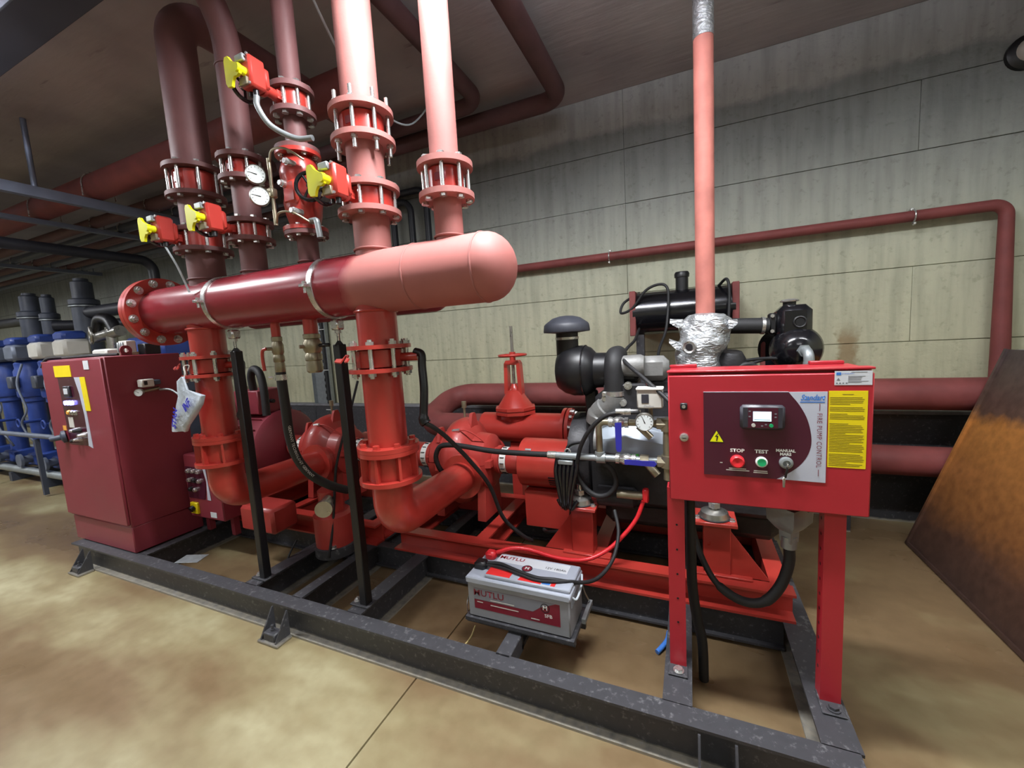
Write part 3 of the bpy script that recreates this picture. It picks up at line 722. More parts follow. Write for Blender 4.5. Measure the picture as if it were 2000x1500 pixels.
for dx, dz in ((0.04, 2.355), (-0.005, 2.27), (0.05, 2.14)):
    MB().cyl((ax + dx, HY - 0.06, dz), (ax + dx, HY - 0.105, dz), 0.016, seg=16).hexa((ax + dx, HY - 0.10, dz), (ax + dx, HY - 0.118, dz), 0.012).build('plug', 'zinc', av)
MB().tube(fillet([(ax - 0.09, HY - 0.09, 2.10), (ax - 0.09, HY - 0.09, 2.40)], 0.02), 0.009, 10).bbox((ax - 0.09, HY - 0.09, 2.245), (0.035, 0.035, 0.045), 0.006).build('trim_pipe', 'brass', av)
for z0_ in (2.11, 2.385):
    MB().tube(spline([(ax - 0.085, HY - 0.09, z0_), (ax - 0.03, HY - 0.115, z0_ + 0.03), (ax + 0.05, HY - 0.11, z0_ + 0.02), (ax + 0.10, HY - 0.06, z0_ - 0.02)]), 0.005, 8).build('copper_tube', 'brass', av)
def gauge(parent, c, n, R, name='pressure_gauge', ang=2.4):
    n = Vector(n).normalized(); c = Vector(c)
    g = MB().lathe([(R * 0.86, -0.014), (R, -0.012), (R, 0.012), (R * 0.93, 0.016), (R * 0.88, 0.013)], c, n, 32).build(name, 'steel', parent)
    MB().cyl(c + n * 0.0125, c + n * 0.0138, R * 0.88, seg=32).build('dial', 'dial', g)
    u = Vector((0, 0, 1)).cross(n).normalized(); v = n.cross(u)
    b = MB(); o = c + n * 0.0145
    d = u * math.cos(ang) + v * math.sin(ang); s = n.cross(d)
    b.prism([(-0.12 * R, -0.05 * R), (0.72 * R, -0.012 * R), (0.72 * R, 0.012 * R), (-0.12 * R, 0.05 * R)], o, d, s, n * 0.001)
    for k in range(11):
        a = PI * 1.25 - k * PI * 1.5 / 10
        d2 = u * math.cos(a) + v * math.sin(a); s2 = n.cross(d2)
        b.prism([(0.66 * R, -0.018 * R), (0.8 * R, -0.018 * R), (0.8 * R, 0.018 * R), (0.66 * R, 0.018 * R)], o, d2, s2, n * 0.0006)
    b.build('pointer', 'ink_black', g)
    return g
gdir = Vector((0.80, -0.58, -0.12))
gauge(av, (ax - 0.135, HY - 0.13, 2.325), gdir, 0.042, ang=2.9)
gauge(av, (ax - 0.125, HY - 0.13, 2.225), gdir, 0.042, ang=2.95)
b = MB().torus((ax + 0.13, HY - 0.07, 2.24), (0.5, -0.86, 0), 0.06, 0.009, 28, 8)
for k in range(3):
    a = 2 * PI * k / 3
    b.cyl((ax + 0.13, HY - 0.07, 2.24), (ax + 0.13 + 0.052 * math.cos(a), HY - 0.07 + 0.03 * math.cos(a), 2.24 + 0.06 * math.sin(a)), 0.006, seg=8)
b.cyl((ax + 0.07, HY + 0.03, 2.24), (ax + 0.135, HY - 0.08, 2.24), 0.012, seg=12).build('drain_handwheel', 'gloss_black', av)
MB().tube(fillet([(ax + 0.09, HY - 0.05, 2.10), (ax + 0.15, HY - 0.07, 2.09), (ax + 0.16, HY - 0.07, 2.01)], 0.02), 0.013, 12).build('drain_spout', 'galv', av)

# small second header behind, only its rounded end peeps out below the big one
sh = T('rear_header', 'smaller dark red capped pipe just behind the underside of the header', 'pipe', (-2.0, 2.0, 1.80))
pr = [(0.11, 0), (0.11, 1.52)] + [(0.11 * math.cos(PI / 2 * k / 6), 1.52 + 0.09 * math.sin(PI / 2 * k / 6)) for k in range(1, 7)]
MB().lathe(pr, (-2.85, 2.0, 1.79), (1, 0, 0), 40).build('pipe', 'cab_red', sh)
for x in (-2.7, -1.45):
    MB().cyl((x, HY + HR - 0.004, 1.79), (x, 1.94, 1.79), 0.05, seg=24).build('link_stub', 'cab_red', sh)

# support legs with pipe clamps
for i, x in enumerate((-2.34, -1.565)):
    t = T('pipe_support', ['black square support leg under the left end of the header', 'black square support leg under the middle of the header'][i], 'support', (x, HY, ZS), 'black legs carrying the header')
    MB().bbox((x, HY, (ZS + 1.52) / 2 + 0.004), (0.046, 0.046, 1.52 - ZS), 0.004).build('post', 'black', t)
    MB().lathe([(0.032, 0), (0.009, 0.025), (0.009, 0.07)], (x, HY, 1.518), (0, 0, 1), 4).build('top_cap', 'black', t)
    MB().cyl((x, HY, 1.54), (x, HY, 1.60), 0.008, seg=10).hexa((x, HY, 1.578), (x, HY, 1.592), 0.015).build('threaded_rod', 'zinc', t)
    MB().bbox((x, HY, 1.618), (0.05, 0.05, 0.05), 0.008).build('clevis', 'zinc', t)
    f = MB().bbox((x - 0.02, HY, ZS + 0.005), (0.12, 0.07, 0.010), 0.002).build('foot_plate', 'skid', t)
    link('bolt', bolt_mesh(0.014, 0.012, 'zinc', True, 0.006), (x - 0.058, HY, ZS + 0.010), f)
    cl = MB()._ring(Vector((x - 0.015, HY, HZ)), Vector((x + 0.015, HY, HZ)), HR + 0.007, HR + 0.001, 64).build('clamp_band', 'zinc', t)
    MB().bbox((x - 0.004, HY - HR - 0.022, HZ), (0.034, 0.04, 0.014), 0.002).cyl((x - 0.004, HY - HR - 0.024, HZ - 0.032), (x - 0.004, HY - HR - 0.024, HZ + 0.02), 0.006, seg=10).hexa((x - 0.004, HY - HR - 0.024, HZ + 0.008), (x - 0.004, HY - HR - 0.024, HZ + 0.018), 0.011).build('clamp_bolt', 'zinc', cl)
    MB().bbox((x, HY + HR + 0.02, HZ), (0.03, 0.04, 0.014), 0.002).build('clamp_ear', 'zinc', cl)

# ---- two drops: butterfly valve between lugged flanges, lower pipe, compensator, elbow
def drop(x, labs, m):
    v = T('lug_valve', labs[0], 'valve', (x, HY, 1.395), 'lever valves under the header')
    for z, nm in ((1.50, 'upper_flange'), (1.395, 'lower_flange')):
        f = MB()._ring(Vector((x, HY, z - 0.009)), Vector((x, HY, z + 0.009)), 0.143, 0.05, 48).build(nm, m, v)
        if nm == 'lower_flange':
            ring_of('stud', stud_mesh(0.123, 0.010, 'zinc', 0.016, 0.024), f, (x, HY, 1.386), (0, 0, 1), 0.124, 8, 0.5)
    MB().lathe([(0.095, 1.405), (0.105, 1.41), (0.105, 1.485), (0.095, 1.49)], (x, HY, 0), (0, 0, 1), 40).build('body', m, v)
    MB().prism([(-0.10, -0.014), (-0.02, -0.018), (-0.012, 0.02), (0.012, 0.02), (0.02, -0.014), (0.05, -0.012), (0.05, 0.006), (0.02, 0.008), (0.018, 0.026), (-0.018, 0.026), (-0.024, 0.004), (-0.10, 0.004)],
        (x - 0.09, HY - 0.128, 1.448), (0.8, -0.3, 0), (0.2, 0.6, 0.75), (0, -0.004, 0.006)).build('lug', m, v)
    MB().cyl((x + 0.08, HY + 0.02, 1.448), (x + 0.175, HY + 0.05, 1.448), 0.02, seg=14).build('stem', m, v)
    MB().tube(spline([(x + 0.16, HY + 0.05, 1.47), (x + 0.195, HY + 0.05, 1.455), (x + 0.20, HY + 0.04, 1.40), (x + 0.215, HY + 0.02, 1.30), (x + 0.215, HY + 0.0, 1.17), (x + 0.225, HY, 1.145)]),
        [0.018] * 12 + [0.019] * 20 + [0.024] * 9, 12).build('lever', 'black', v)
    p = T('drop_pipe', labs[1], 'pipe', (x, HY, 1.04), 'drop pipes from header to pumps')
    MB().cyl((x, HY, 1.03), (x, HY, 1.386), 0.09, seg=48).build('pipe', m, p)
    f = MB()._ring(Vector((x, HY, 1.022)), Vector((x, HY, 1.042)), 0.142, 0.05, 48).build('flange', m, p)
    ring_of('bolt', bolt_mesh(0.015, 0.018, m, True), f, (x, HY, 1.042), (0, 0, 1), 0.118, 8, 0.3)
    c = T('reducer_spool', labs[2], 'pipe', (x, HY, 0.87), 'ribbed spools above the elbows')
    MB().lathe([(0.108, 0.885), (0.112, 0.90), (0.100, 1.015)], (x, HY, 0), (0, 0, 1), 48).build('body', m, c)
    f1 = MB()._ring(Vector((x, HY, 1.002)), Vector((x, HY, 1.021)), 0.142, 0.05, 48).build('flange', m, c)
    f2 = MB()._ring(Vector((x, HY, 0.868)), Vector((x, HY, 0.888)), 0.145, 0.05, 48).build('flange', m, c)
    for k in range(8):
        a = 2 * PI * (k + 0.3) / 8
        d = Vector((math.cos(a), math.sin(a), 0))
        MB().box(Vector((x, HY, 0.945)) + d * 0.121, (0.03, 0.012, 0.122), Matrix.Rotation(a, 3, 'Z')).build('rib', m, c)
    e = T('discharge_elbow', labs[3], 'pipe', (x, HY, 0.60), 'elbows into the pumps')
    MB().tube(fillet([(x, HY, 0.87), (x, HY, 0.66), (x, 2.16, 0.66)], 0.17, 14), 0.094, 40).build('bend', m, e)
    MB()._ring(Vector((x, 2.14, 0.66)), Vector((x, 2.165, 0.66)), 0.14, 0.05, 40).build('flange', m, e)
drop(-1.32, ['red lugged lever valve under the header, right drop', 'bright red drop pipe in front of the diesel driven pump', 'ribbed red spool at the foot of the right drop pipe', 'red elbow turning from the right drop into the pump'], 'red')
drop(-2.58, ['red lugged lever valve under the header with the plastic bag tied on', 'red drop pipe beside the tall cabinet, behind the plastic bag', 'ribbed red spool at the foot of the left drop pipe', 'red elbow turning from the left drop into the electric pump'], 'red')

# plastic bag tied to the left valve
bg = T('plastic_bag', 'crumpled clear plastic bag with blue lettering tied to the left valve', 'bag', (-2.60, 1.352, 1.09))
sec = [(1.40, 0.012, 0.010, -2.575), (1.375, 0.045, 0.010, -2.59), (1.33, 0.055, 0.014, -2.585), (1.29, 0.10, 0.020, -2.53), (1.24, 0.10, 0.024, -2.56), (1.19, 0.092, 0.026, -2.60), (1.13, 0.082, 0.024, -2.66), (1.09, 0.074, 0.014, -2.685)]
b = MB(); n = 24
for z, w, d, cx in sec:
    for k in range(n):
        a = 2 * PI * k / n; ca, sa = math.cos(a), math.sin(a)
        p = Vector((cx + w * math.copysign(abs(ca) ** 0.6, ca), 1.352 + d * math.copysign(abs(sa) ** 0.6, sa), z))
        q = noise.noise(p * 18) * 0.012
        b.v.append(p + Vector((q, q * 1.2, q * 0.6)))
for j in range(len(sec) - 1):
    for k in range(n):
        b.f.append([j * n + k, j * n + (k + 1) % n, (j + 1) * n + (k + 1) % n, (j + 1) * n + k])
b.f.append(list(range(n))); b.f.append([(len(sec) - 1) * n + k for k in range(n)])
b.build('bag_film', 'bag', bg, 60)
text('INF', bg, (-2.525, 1.322, 1.245), 0.062, (0.85, -0.1, 0.5), (-0.5, 0, 0.85), 'ink_blue', bold=0.002)
text('STAN', bg, (-2.655, 1.322, 1.17), 0.05, (0.45, -0.05, 0.9), (-0.9, 0, 0.45), 'ink_blue', bold=0.002)
MB().tube(spline([(-2.575, 1.352, 1.39), (-2.57, 1.36, 1.42), (-2.59, 1.37, 1.455), (-2.56, 1.38, 1.46), (-2.58, 1.38, 1.43)]), 0.003, 6).build('string', 'offwhite', bg)

# ball valves and hoses under the header
def ball_valve(x, r, lab, handle, m='brass'):
    t = T('ball_valve', lab, 'valve', (x, HY, 1.38), 'ball valves under the header')
    MB().cyl((x, HY, 1.565), (x, HY, HZ - 0.1), r * 0.95, seg=24).build('nipple', 'red', t)
    MB().lathe([(r, 1.585), (r * 1.12, 1.583), (r * 1.12, 1.562), (r * 0.95, 1.56), (r * 1.22, 1.54), (r * 1.22, 1.505), (r * 0.98, 1.49), (r * 1.15, 1.478), (r * 1.15, 1.455), (r, 1.45), (r * 1.08, 1.43), (r * 1.08, 1.40), (r * 0.85, 1.39)], (x, HY, 0), (0, 0, 1), 20).build('body', m, t)
    MB().cyl((x - 0.01, HY - r, 1.523), (x - 0.02, HY - r - 0.025, 1.523), 0.009, seg=12).build('stem', 'brass', t)
    if handle == 'lever':
        MB().tube(spline([(x - 0.02, HY - r - 0.025, 1.525), (x - 0.045, HY - r - 0.03, 1.515), (x - 0.052, HY - r - 0.03, 1.47), (x - 0.048, HY - r - 0.03, 1.41)]), 0.0085, 10).build('lever', 'red', t)
    else:
        MB().bbox((x + r + 0.045, HY, 1.525), (0.075, 0.022, 0.018), 0.008).build('lever', 'black', t)
ball_valve(-2.0, 0.024, 'brass ball valve with red lever feeding the printed black hose', 'lever')
ball_valve(-1.745, 0.036, 'larger brass ball valve with black lever under the header', 'bar')
hp = spline([(-2.0, HY, 1.41), (-2.0, HY, 1.33), (-2.005, 1.515, 1.2), (-2.02, 1.53, 1.05), (-2.025, 1.56, 0.92), (-2.01, 1.62, 0.80), (-1.98, 1.72, 0.70), (-1.98, 1.85, 0.62)], 10)
ho = T('printed_hose', 'black rubber hose with white printed lettering hanging below the red lever valve', 'hose', (-2.0, HY, 0.62))
MB().tube(hp, 0.025, 18).build('hose', 'rubber', ho)
MB().cyl((-2.0, HY, 1.355), (-2.0, HY, 1.385), 0.030, seg=20).hexa((-2.035, HY - 0.02, 1.37), (-2.055, HY - 0.03, 1.37), 0.009).build('hose_clamp', 'zinc', ho)
def hose_map(s, v):
    d = 0.30 + s; k = 0
    while k < len(hp) - 2 and d > (hp[k + 1] - hp[k]).length:
        d -= (hp[k + 1] - hp[k]).length; k += 1
    tg = (hp[k + 1] - hp[k]).normalized(); p = hp[k] + tg * d
    side = Vector((0.93, -0.36, 0)); side = (side - tg * side.dot(tg)).normalized(); bi = tg.cross(side)
    a = -v / 0.025
    return p + (side * math.cos(a) + bi * math.sin(a)) * 0.0256
text_on('GERMANY TECHNOLOGY GERMANY', ho, 'white', 0.021, hose_map)

# ================================================================== TALL ELECTRIC CABINET
cb = T('electric_cabinet', 'tall dark red electric pump cabinet with lit meters on the left end of the skid', 'cabinet', (-3.95, 1.62, ZS))
cx0, cx1, cy0, cy1, cz1 = -4.40, -3.545, 1.415, 1.86, 1.545
MB().bbox(((cx0 + cx1) / 2, (cy0 + cy1) / 2, (ZS + 0.19 + cz1) / 2), (cx1 - cx0, cy1 - cy0, cz1 - ZS - 0.19), 0.006).build('body', 'cab_red', cb)
MB().bbox(((cx0 + cx1) / 2 + 0.01, (cy0 + cy1) / 2, ZS + 0.097), (cx1 - cx0 - 0.03, cy1 - cy0 - 0.004, 0.188), 0.006).build('plinth', 'cab_red', cb)
dr = MB().bbox(((cx0 + cx1) / 2, cy0 - 0.009, (ZS + 0.20 + cz1) / 2), (cx1 - cx0 - 0.01, 0.018, cz1 - ZS - 0.22), 0.004).build('door', 'cab_red', cb)
fy = cy0 - 0.018
def slab2(parent, name, m, poly, y, t):
    return MB().prism(poly, (0, y, 0), (1, 0, 0), (0, 0, 1), (0, -t, 0)).build(name, m, parent)
face = slab2(cb, 'fascia', 'face_plum', [(-4.17, 1.415), (-3.93, 1.415), (-3.895, 1.30), (-3.875, 1.15), (-3.875, 1.02), (-3.885, 0.93), (-4.15, 0.93)], fy, 0.002)
slab2(cb, 'fascia_edge', 'face_silver', [(-3.93, 1.415), (-3.84, 1.415), (-3.83, 0.915), (-3.885, 0.93), (-3.872, 1.02), (-3.872, 1.15), (-3.892, 1.30)], fy, 0.0025)
slab2(cb, 'warning_label', 'label_yellow', [(-4.20, 1.50), (-3.96, 1.50), (-3.96, 1.42), (-4.20, 1.42)], fy, 0.003)
slab2(cb, 'instruction_label', 'label_yellow', [(-3.85, 1.415), (-3.78, 1.415), (-3.77, 1.18), (-3.84, 1.18)], fy, 0.003)
slab2(cb, 'sticker', 'label_white', [(-3.77, 1.525), (-3.70, 1.525), (-3.70, 1.465), (-3.77, 1.465)], fy, 0.003)
MB().bbox((-4.04, fy - 0.008, 1.315), (0.085, 0.016, 0.08), 0.004).build('meter', 'meter_plastic', cb)
MB().bbox((-4.04, fy - 0.017, 1.318), (0.055, 0.003, 0.04), 0.001).build('meter_screen', 'label_white', cb)
for k in range(3):
    MB().cyl((-4.085 + k * 0.042, fy, 1.235), (-4.085 + k * 0.042, fy - 0.018, 1.235), 0.016, seg=16).build('lit_pilot_lamp', 'led_blue', cb)
for k, m in enumerate(('lamp_amber', 'steel', 'steel')):
    MB().lathe([(0.018, 0), (0.018, 0.008), (0.012, 0.018)], (-4.075 + k * 0.045, fy, 1.165), (0, -1, 0), 16).build('pilot_lamp', m, cb)
slab2(cb, 'small_sign', 'offwhite', [(-4.11, 1.13), (-4.04, 1.13), (-4.04, 1.055), (-4.11, 1.055)], fy, 0.004)
for k, (px, pz) in enumerate(((-4.01, 1.04), (-3.96, 1.04), (-3.905, 1.01), (-4.03, 0.965), (-3.975, 0.975))):
    MB().lathe([(0.017, 0), (0.017, 0.012), (0.012, 0.03), (0.010, 0.045)], (px, fy, pz), (0, -1, 0), 14).build('push_button', 'black' if k % 2 else 'zinc', cb)
MB().lathe([(0.045, 0), (0.045, 0.02), (0.02, 0.03), (0.018, 0.075), (0.012, 0.085)], (-4.20, fy, 0.985), (-0.35, -1, -0.1), 20).build('isolator_handle', 'slate', cb)
slab2(cb, 'isolator_label', 'lamp_amber', [(-4.22, 1.065), (-4.17, 1.065), (-4.17, 1.03), (-4.22, 1.03)], fy, 0.002)
# side switch with gauge on the right flank
ps = T('pressure_switch', 'small white pressure switch with gauge on the side of the tall cabinet', 'switch', (cx1, 1.64, 1.30))
MB().bbox((cx1 + 0.05, 1.60, 1.345), (0.06, 0.075, 0.055), 0.006).build('housing', 'offwhite', ps)
MB().bbox((cx1 + 0.031, 1.66, 1.345), (0.066, 0.05, 0.035), 0.006).build('connector', 'slate', ps)
MB().bbox((cx1 + 0.081, 1.585, 1.347), (0.003, 0.02, 0.028), 0.001).build('scale_window', 'ink_black', ps)
gauge(ps, (cx1 + 0.06, 1.55, 1.285), (0.7, -0.7, 0), 0.026)
MB().cyl((cx1 + 0.05, 1.56, 1.285), (cx1 + 0.03, 1.68, 1.30), 0.012, seg=12).build('manifold', 'brass', ps)
MB().tube(spline([(cx1 + 0.04, 1.68, 1.29), (cx1 + 0.10, 1.72, 1.28), (cx1 + 0.18, 1.74, 1.22), (cx1 + 0.22, 1.75, 1.15)]), 0.008, 10).build('pressure_tube', 'galv', ps)
# loose things on the cabinet top
MBt = cz1
jb = T('junction_box', 'white junction box lying among cables on top of the tall cabinet', 'box', (-4.05, 1.65, MBt))
MB().bbox((-4.05, 1.64, MBt + 0.03), (0.20, 0.09, 0.06), 0.012).build('housing', 'offwhite', jb)
MB().cyl((-4.15, 1.64, MBt + 0.03), (-4.19, 1.64, MBt + 0.03), 0.022, seg=14).build('gland', 'offwhite', jb)
tb = T('terminal_block', 'beige relay block standing on the corner of the tall cabinet', 'relay', (-3.72, 1.62, MBt))
MB().bbox((-3.72, 1.62, MBt + 0.012), (0.17, 0.07, 0.024), 0.004).build('base', 'brass', tb)
MB().bbox((-3.70, 1.62, MBt + 0.06), (0.10, 0.06, 0.09), 0.005).build('relay', 'offwhite', tb)
for k in range(3):
    MB().bbox((-3.74 + k * 0.028, 1.585, MBt + 0.06), (0.018, 0.012, 0.07), 0.003).build('pole', 'galv', tb)
tag(MB().bbox((-3.64, 1.72, MBt + 0.04), (0.09, 0.1, 0.08), 0.006).build('transformer', 'black'), 'small black transformer at the back of the tall cabinet top', 'transformer')
for k, (pts, lab) in enumerate((([(-4.40, 1.40, MBt - 0.05), (-4.34, 1.42, MBt + 0.012), (-4.2, 1.50, MBt + 0.014), (-4.0, 1.54, MBt + 0.02), (-3.8, 1.53, MBt + 0.014), (-3.7, 1.56, MBt + 0.012)], 'black cable with a bent end hanging over the cabinet front edge'),
        ([(-4.33, 1.55, MBt + 0.012), (-4.25, 1.47, MBt + 0.012), (-4.1, 1.46, MBt + 0.012), (-3.9, 1.49, MBt + 0.012), (-3.82, 1.60, MBt + 0.012)], 'coil of black cable on the front of the cabinet top'),
        ([(-4.30, 1.60, MBt + 0.012), (-4.22, 1.56, MBt + 0.02), (-4.05, 1.565, MBt + 0.014), (-3.88, 1.56, MBt + 0.014)], 'grey cable lying behind the coil on the cabinet top'))):
    tag(MB().tube(spline(pts), 0.009, 8).build('loose_cable', 'rubber' if k < 2 else 'galv'), lab, 'cable', 'cables on the cabinet')
lug = T('lifting_eye', 'red lifting eye plate on the corner of the tall cabinet top', 'lifting eye', (-3.58, 1.55, MBt))
MB()._ring(Vector((-3.575, 1.55, MBt + 0.035)), Vector((-3.565, 1.55, MBt + 0.035)), 0.034, 0.014, 20).bx(-3.575, -3.565, 1.52, 1.58, MBt, MBt + 0.02).build('plate', 'cab_red', lug)

# small red jockey-pump panel behind the left spool
jp = T('small_panel', 'small red control box with push buttons behind the left drop pipe', 'control box', (-3.28, 1.85, 0.30))
MB().bbox((-3.29, 1.85, 0.55), (0.40, 0.20, 0.48), 0.008).build('housing', 'cab_red', jp)
MB().prism([(-3.47, 0.70), (-3.27, 0.70), (-3.25, 0.6), (-3.26, 0.52), (-3.28, 0.46), (-3.47, 0.46)], (0, 1.749, 0), (1, 0, 0), (0, 0, 1), (0, -0.003, 0)).build('fascia', 'face_plum', jp)
MB().prism([(-3.265, 0.72), (-3.23, 0.72), (-3.21, 0.46), (-3.25, 0.46), (-3.235, 0.6)], (0, 1.749, 0), (1, 0, 0), (0, 0, 1), (0, -0.003, 0)).build('fascia_edge', 'face_silver', jp)
for k in range(8):
    MB().lathe([(0.017, 0), (0.017, 0.01), (0.012, 0.02)], (-3.43 + (k % 3) * 0.06, 1.746, 0.67 - (k // 3) * 0.07), (0, -1, 0), 14).build('button', 'zinc' if k < 3 or k % 2 else 'black', jp)
MB().bbox((-3.41, 1.743, 0.385), (0.085, 0.02, 0.085), 0.004).build('switch_plate', 'label_yellow', jp)
MB().cyl((-3.41, 1.733, 0.39), (-3.41, 1.71, 0.38), 0.022, seg=14).build('switch_knob', 'black', jp)
MB().prism([(-3.24, 0.37), (-3.17, 0.37), (-3.17, 0.33), (-3.24, 0.33)], (0, 1.749, 0), (1, 0, 0), (0, 0, 1), (0, -0.002, 0)).build('rating_plate', 'label_white', jp)
for sx in (-3.44, -3.14):
    MB().bx(sx - 0.02, sx + 0.02, 1.83, 1.87, ZS, 0.33).build('leg', 'cab_red', jp)

# ================================================================== BASE FRAMES (red)
def base_frame(x0, x1, lab):
    t = T('base_frame', lab, 'frame', ((x0 + x1) / 2, 2.4, ZS), 'red pump base frames')
    ibeam(MB(), (x0, 2.06, ZS), (x1, 2.06, ZS), 0.135, 0.08, 0.008, 0.012, 1).build('front_rail', 'red', t)
    ibeam(MB(), (x0, 2.76, ZS), (x1, 2.76, ZS), 0.135, 0.08, 0.008, 0.012, -1).build('rear_rail', 'red', t)
    for x in (x0 + 0.04, x0 + 0.62, x1 - 0.9, x1 - 0.05):
        ibeam(MB(), (x, 2.10, ZS), (x, 2.72, ZS), 0.133, 0.08, 0.008, 0.012, 1).build('cross_rail', 'red', t)
    return t
bfr = base_frame(-1.80, 0.42, 'red channel base frame under the diesel engine and its pump')
bfl = base_frame(-3.95, -1.95, 'red channel base frame under the electric motor and its pump')
ZR = ZS + 0.135
PY, PZ = 2.42, 0.70

# ================================================================== SPLIT CASE PUMPS
def pump(cx, lab):
    t = T('split_case_pump', lab, 'pump', (cx, PY, ZR), 'split case fire pumps')
    # volute halves (lathe about X with scroll swell), split flange plate
    def half(sign, name):
        b = MB(); n = 18; prof = [(-0.235, 0.075), (-0.222, 0.10), (-0.215, 0.165), (-0.20, 0.185), (-0.11, 0.195), (-0.085, 0.24), (-0.055, 0.285), (0.0, 0.305), (0.055, 0.285), (0.085, 0.24), (0.11, 0.195), (0.20, 0.185), (0.215, 0.165), (0.222, 0.10), (0.235, 0.075)]
        for dx, r in prof:
            for k in range(n + 1):
                a = PI * k / n
                sc = 0.88 if sign > 0 else 0.95
                b.v.append(Vector((cx + dx, PY + r * sc * math.cos(a), PZ + sign * r * (0.92 if sign > 0 else 1.05) * math.sin(a))))
        for j in range(len(prof) - 1):
            for k in range(n):
                b.f.append([j * (n + 1) + k, j * (n + 1) + k + 1, (j + 1) * (n + 1) + k + 1, (j + 1) * (n + 1) + k])
        b.f.append(list(range(n + 1))); b.f.append([(len(prof) - 1) * (n + 1) + k for k in range(n + 1)])
        return b.build(name, 'pump_red', t)
    half(1, 'upper_casing'); half(-1, 'lower_casing')
    sf = MB().prism([(-0.25, -0.13), (-0.15, -0.17), (-0.09, -0.255), (0.09, -0.255), (0.15, -0.17), (0.25, -0.13), (0.25, 0.13), (0.15, 0.17), (0.09, 0.255), (-0.09, 0.255), (-0.15, 0.17), (-0.25, 0.13)],
        (cx, PY, PZ - 0.022), (1, 0, 0), (0, 1, 0), (0, 0, 0.044)).build('split_flange', 'pump_red', t)
    for dx, dy in ((-0.08, -0.235), (-0.03, -0.24), (0.03, -0.24), (0.08, -0.235), (-0.14, -0.165), (0.14, -0.165), (-0.20, -0.13), (0.20, -0.13)):
        link('bolt', bolt_mesh(0.013, 0.016, 'pump_red', True), (cx + dx, PY + dy, PZ + 0.022), sf)
    for s in (-1, 1):
        MB().lathe([(0.082, 0.23), (0.082, 0.25), (0.095, 0.255), (0.095, 0.28), (0.07, 0.285), (0.07, 0.33), (0.088, 0.335), (0.09, 0.43), (0.075, 0.45), (0.05, 0.455)], (cx, PY, PZ), (s, 0, 0), 32).build('bearing_housing', 'pump_red', t)
        g = MB()._ring(Vector((cx + s * 0.288, PY, PZ)), Vector((cx + s * 0.332, PY, PZ)), 0.086, 0.071, 32).build('gland_guard', 'white', t)
        for k in range(14):
            a = 2 * PI * k / 14
            MB().box((cx + s * 0.31, PY + 0.0865 * math.cos(a), PZ + 0.0865 * math.sin(a)), (0.028, 0.003, 0.014), Matrix.Rotation(a - PI / 2, 3, 'X')).build('slot', 'ink_black', g)
    for dx in (-0.15, 0.06):
        b = MB().prism([(-0.05, -0.02), (0.05, -0.02), (0.03, 0.05), (0.018, 0.075), (-0.018, 0.075), (-0.03, 0.05)], (cx + dx, PY - 0.10 + (0.1 if dx > 0 else 0.02), PZ + 0.24 if dx > 0 else PZ + 0.15), (0, 1, 0), (0, 0, 1), (0.022, 0, 0))
        b.build('lifting_lug', 'pump_red', t)
    MB().tube(spline([(cx + 0.02, PY - 0.15, PZ + 0.225), (cx + 0.11, PY - 0.14, PZ + 0.22), (cx + 0.19, PY - 0.1, PZ + 0.15), (cx + 0.21, PY - 0.08, PZ + 0.09)]), 0.005, 8).build('flush_line', 'pump_red', t)
    MB().hexa((cx + 0.0, PY - 0.155, PZ + 0.222), (cx + 0.05, PY - 0.15, PZ + 0.228), 0.012).build('fitting', 'zinc', t)
    MB().cyl((cx - 0.02, PY + 0.05, PZ + 0.2), (cx - 0.02, PY + 0.05, PZ + 0.36), 0.009, seg=10).cyl((cx - 0.02, PY + 0.05, PZ + 0.34), (cx - 0.02, PY + 0.05, PZ + 0.385), 0.017, seg=14).build('air_valve', 'brass', t)
    MB().cyl((cx + 0.10, 2.165, 0.66), (cx + 0.10, PY - 0.10, 0.66), 0.098, seg=32).build('discharge_nozzle', 'pump_red', t)
    MB().cyl((cx + 0.05, PY + 0.1, 0.66), (cx + 0.05, PY + 0.34, 0.66), 0.098, seg=32).build('suction_nozzle', 'pump_red', t)
    for s in (-1, 1):
        MB().prism([(-0.13, 0), (0.13, 0), (0.10, 0.24), (-0.10, 0.24)], (cx + s * 0.16 - 0.03, PY, ZR + 0.004), (0, 1, 0), (0, 0, 1), (0.06, 0, 0)).build('foot', 'pump_red', t)
    return t
pump(-1.44, 'red split case pump coupled to the diesel engine')
pump(-2.70, 'red split case pump behind the left support leg, driven by the electric motor')

# coupling guard and engine side pedestal
cg = T('coupling_guard', 'red cylindrical coupling guard with louvre slots between pump and engine', 'guard', (-0.84, PY, PZ))
MB().lathe([(0.15, 0), (0.155, 0.004), (0.155, 0.34), (0.15, 0.345)], (-1.0, PY, PZ), (1, 0, 0), 40).build('shell', 'red', cg)
MB().bbox((-0.83, PY - 0.03, 0.42), (0.30, 0.12, 0.24), 0.006).build('stand', 'red', cg)
for k in range(4):
    a = -0.30 - k * 0.13
    MB().box((-0.735, PY - 0.155 * math.cos(a), PZ + 0.155 * math.sin(a)), (0.12, 0.004, 0.009), Matrix.Rotation(-a, 3, 'X')).build('louvre', 'ink_black', cg)
MB().prism([(-0.012, -0.006), (0.012, -0.006), (0.012, 0.006), (-0.012, 0.006)], (-0.93, PY - 0.109, PZ + 0.1105), (1.6, 0, 0), (0, 0.7, 0.7), (0, -0.002, 0.002)).build('rating_plate', 'galv', cg)

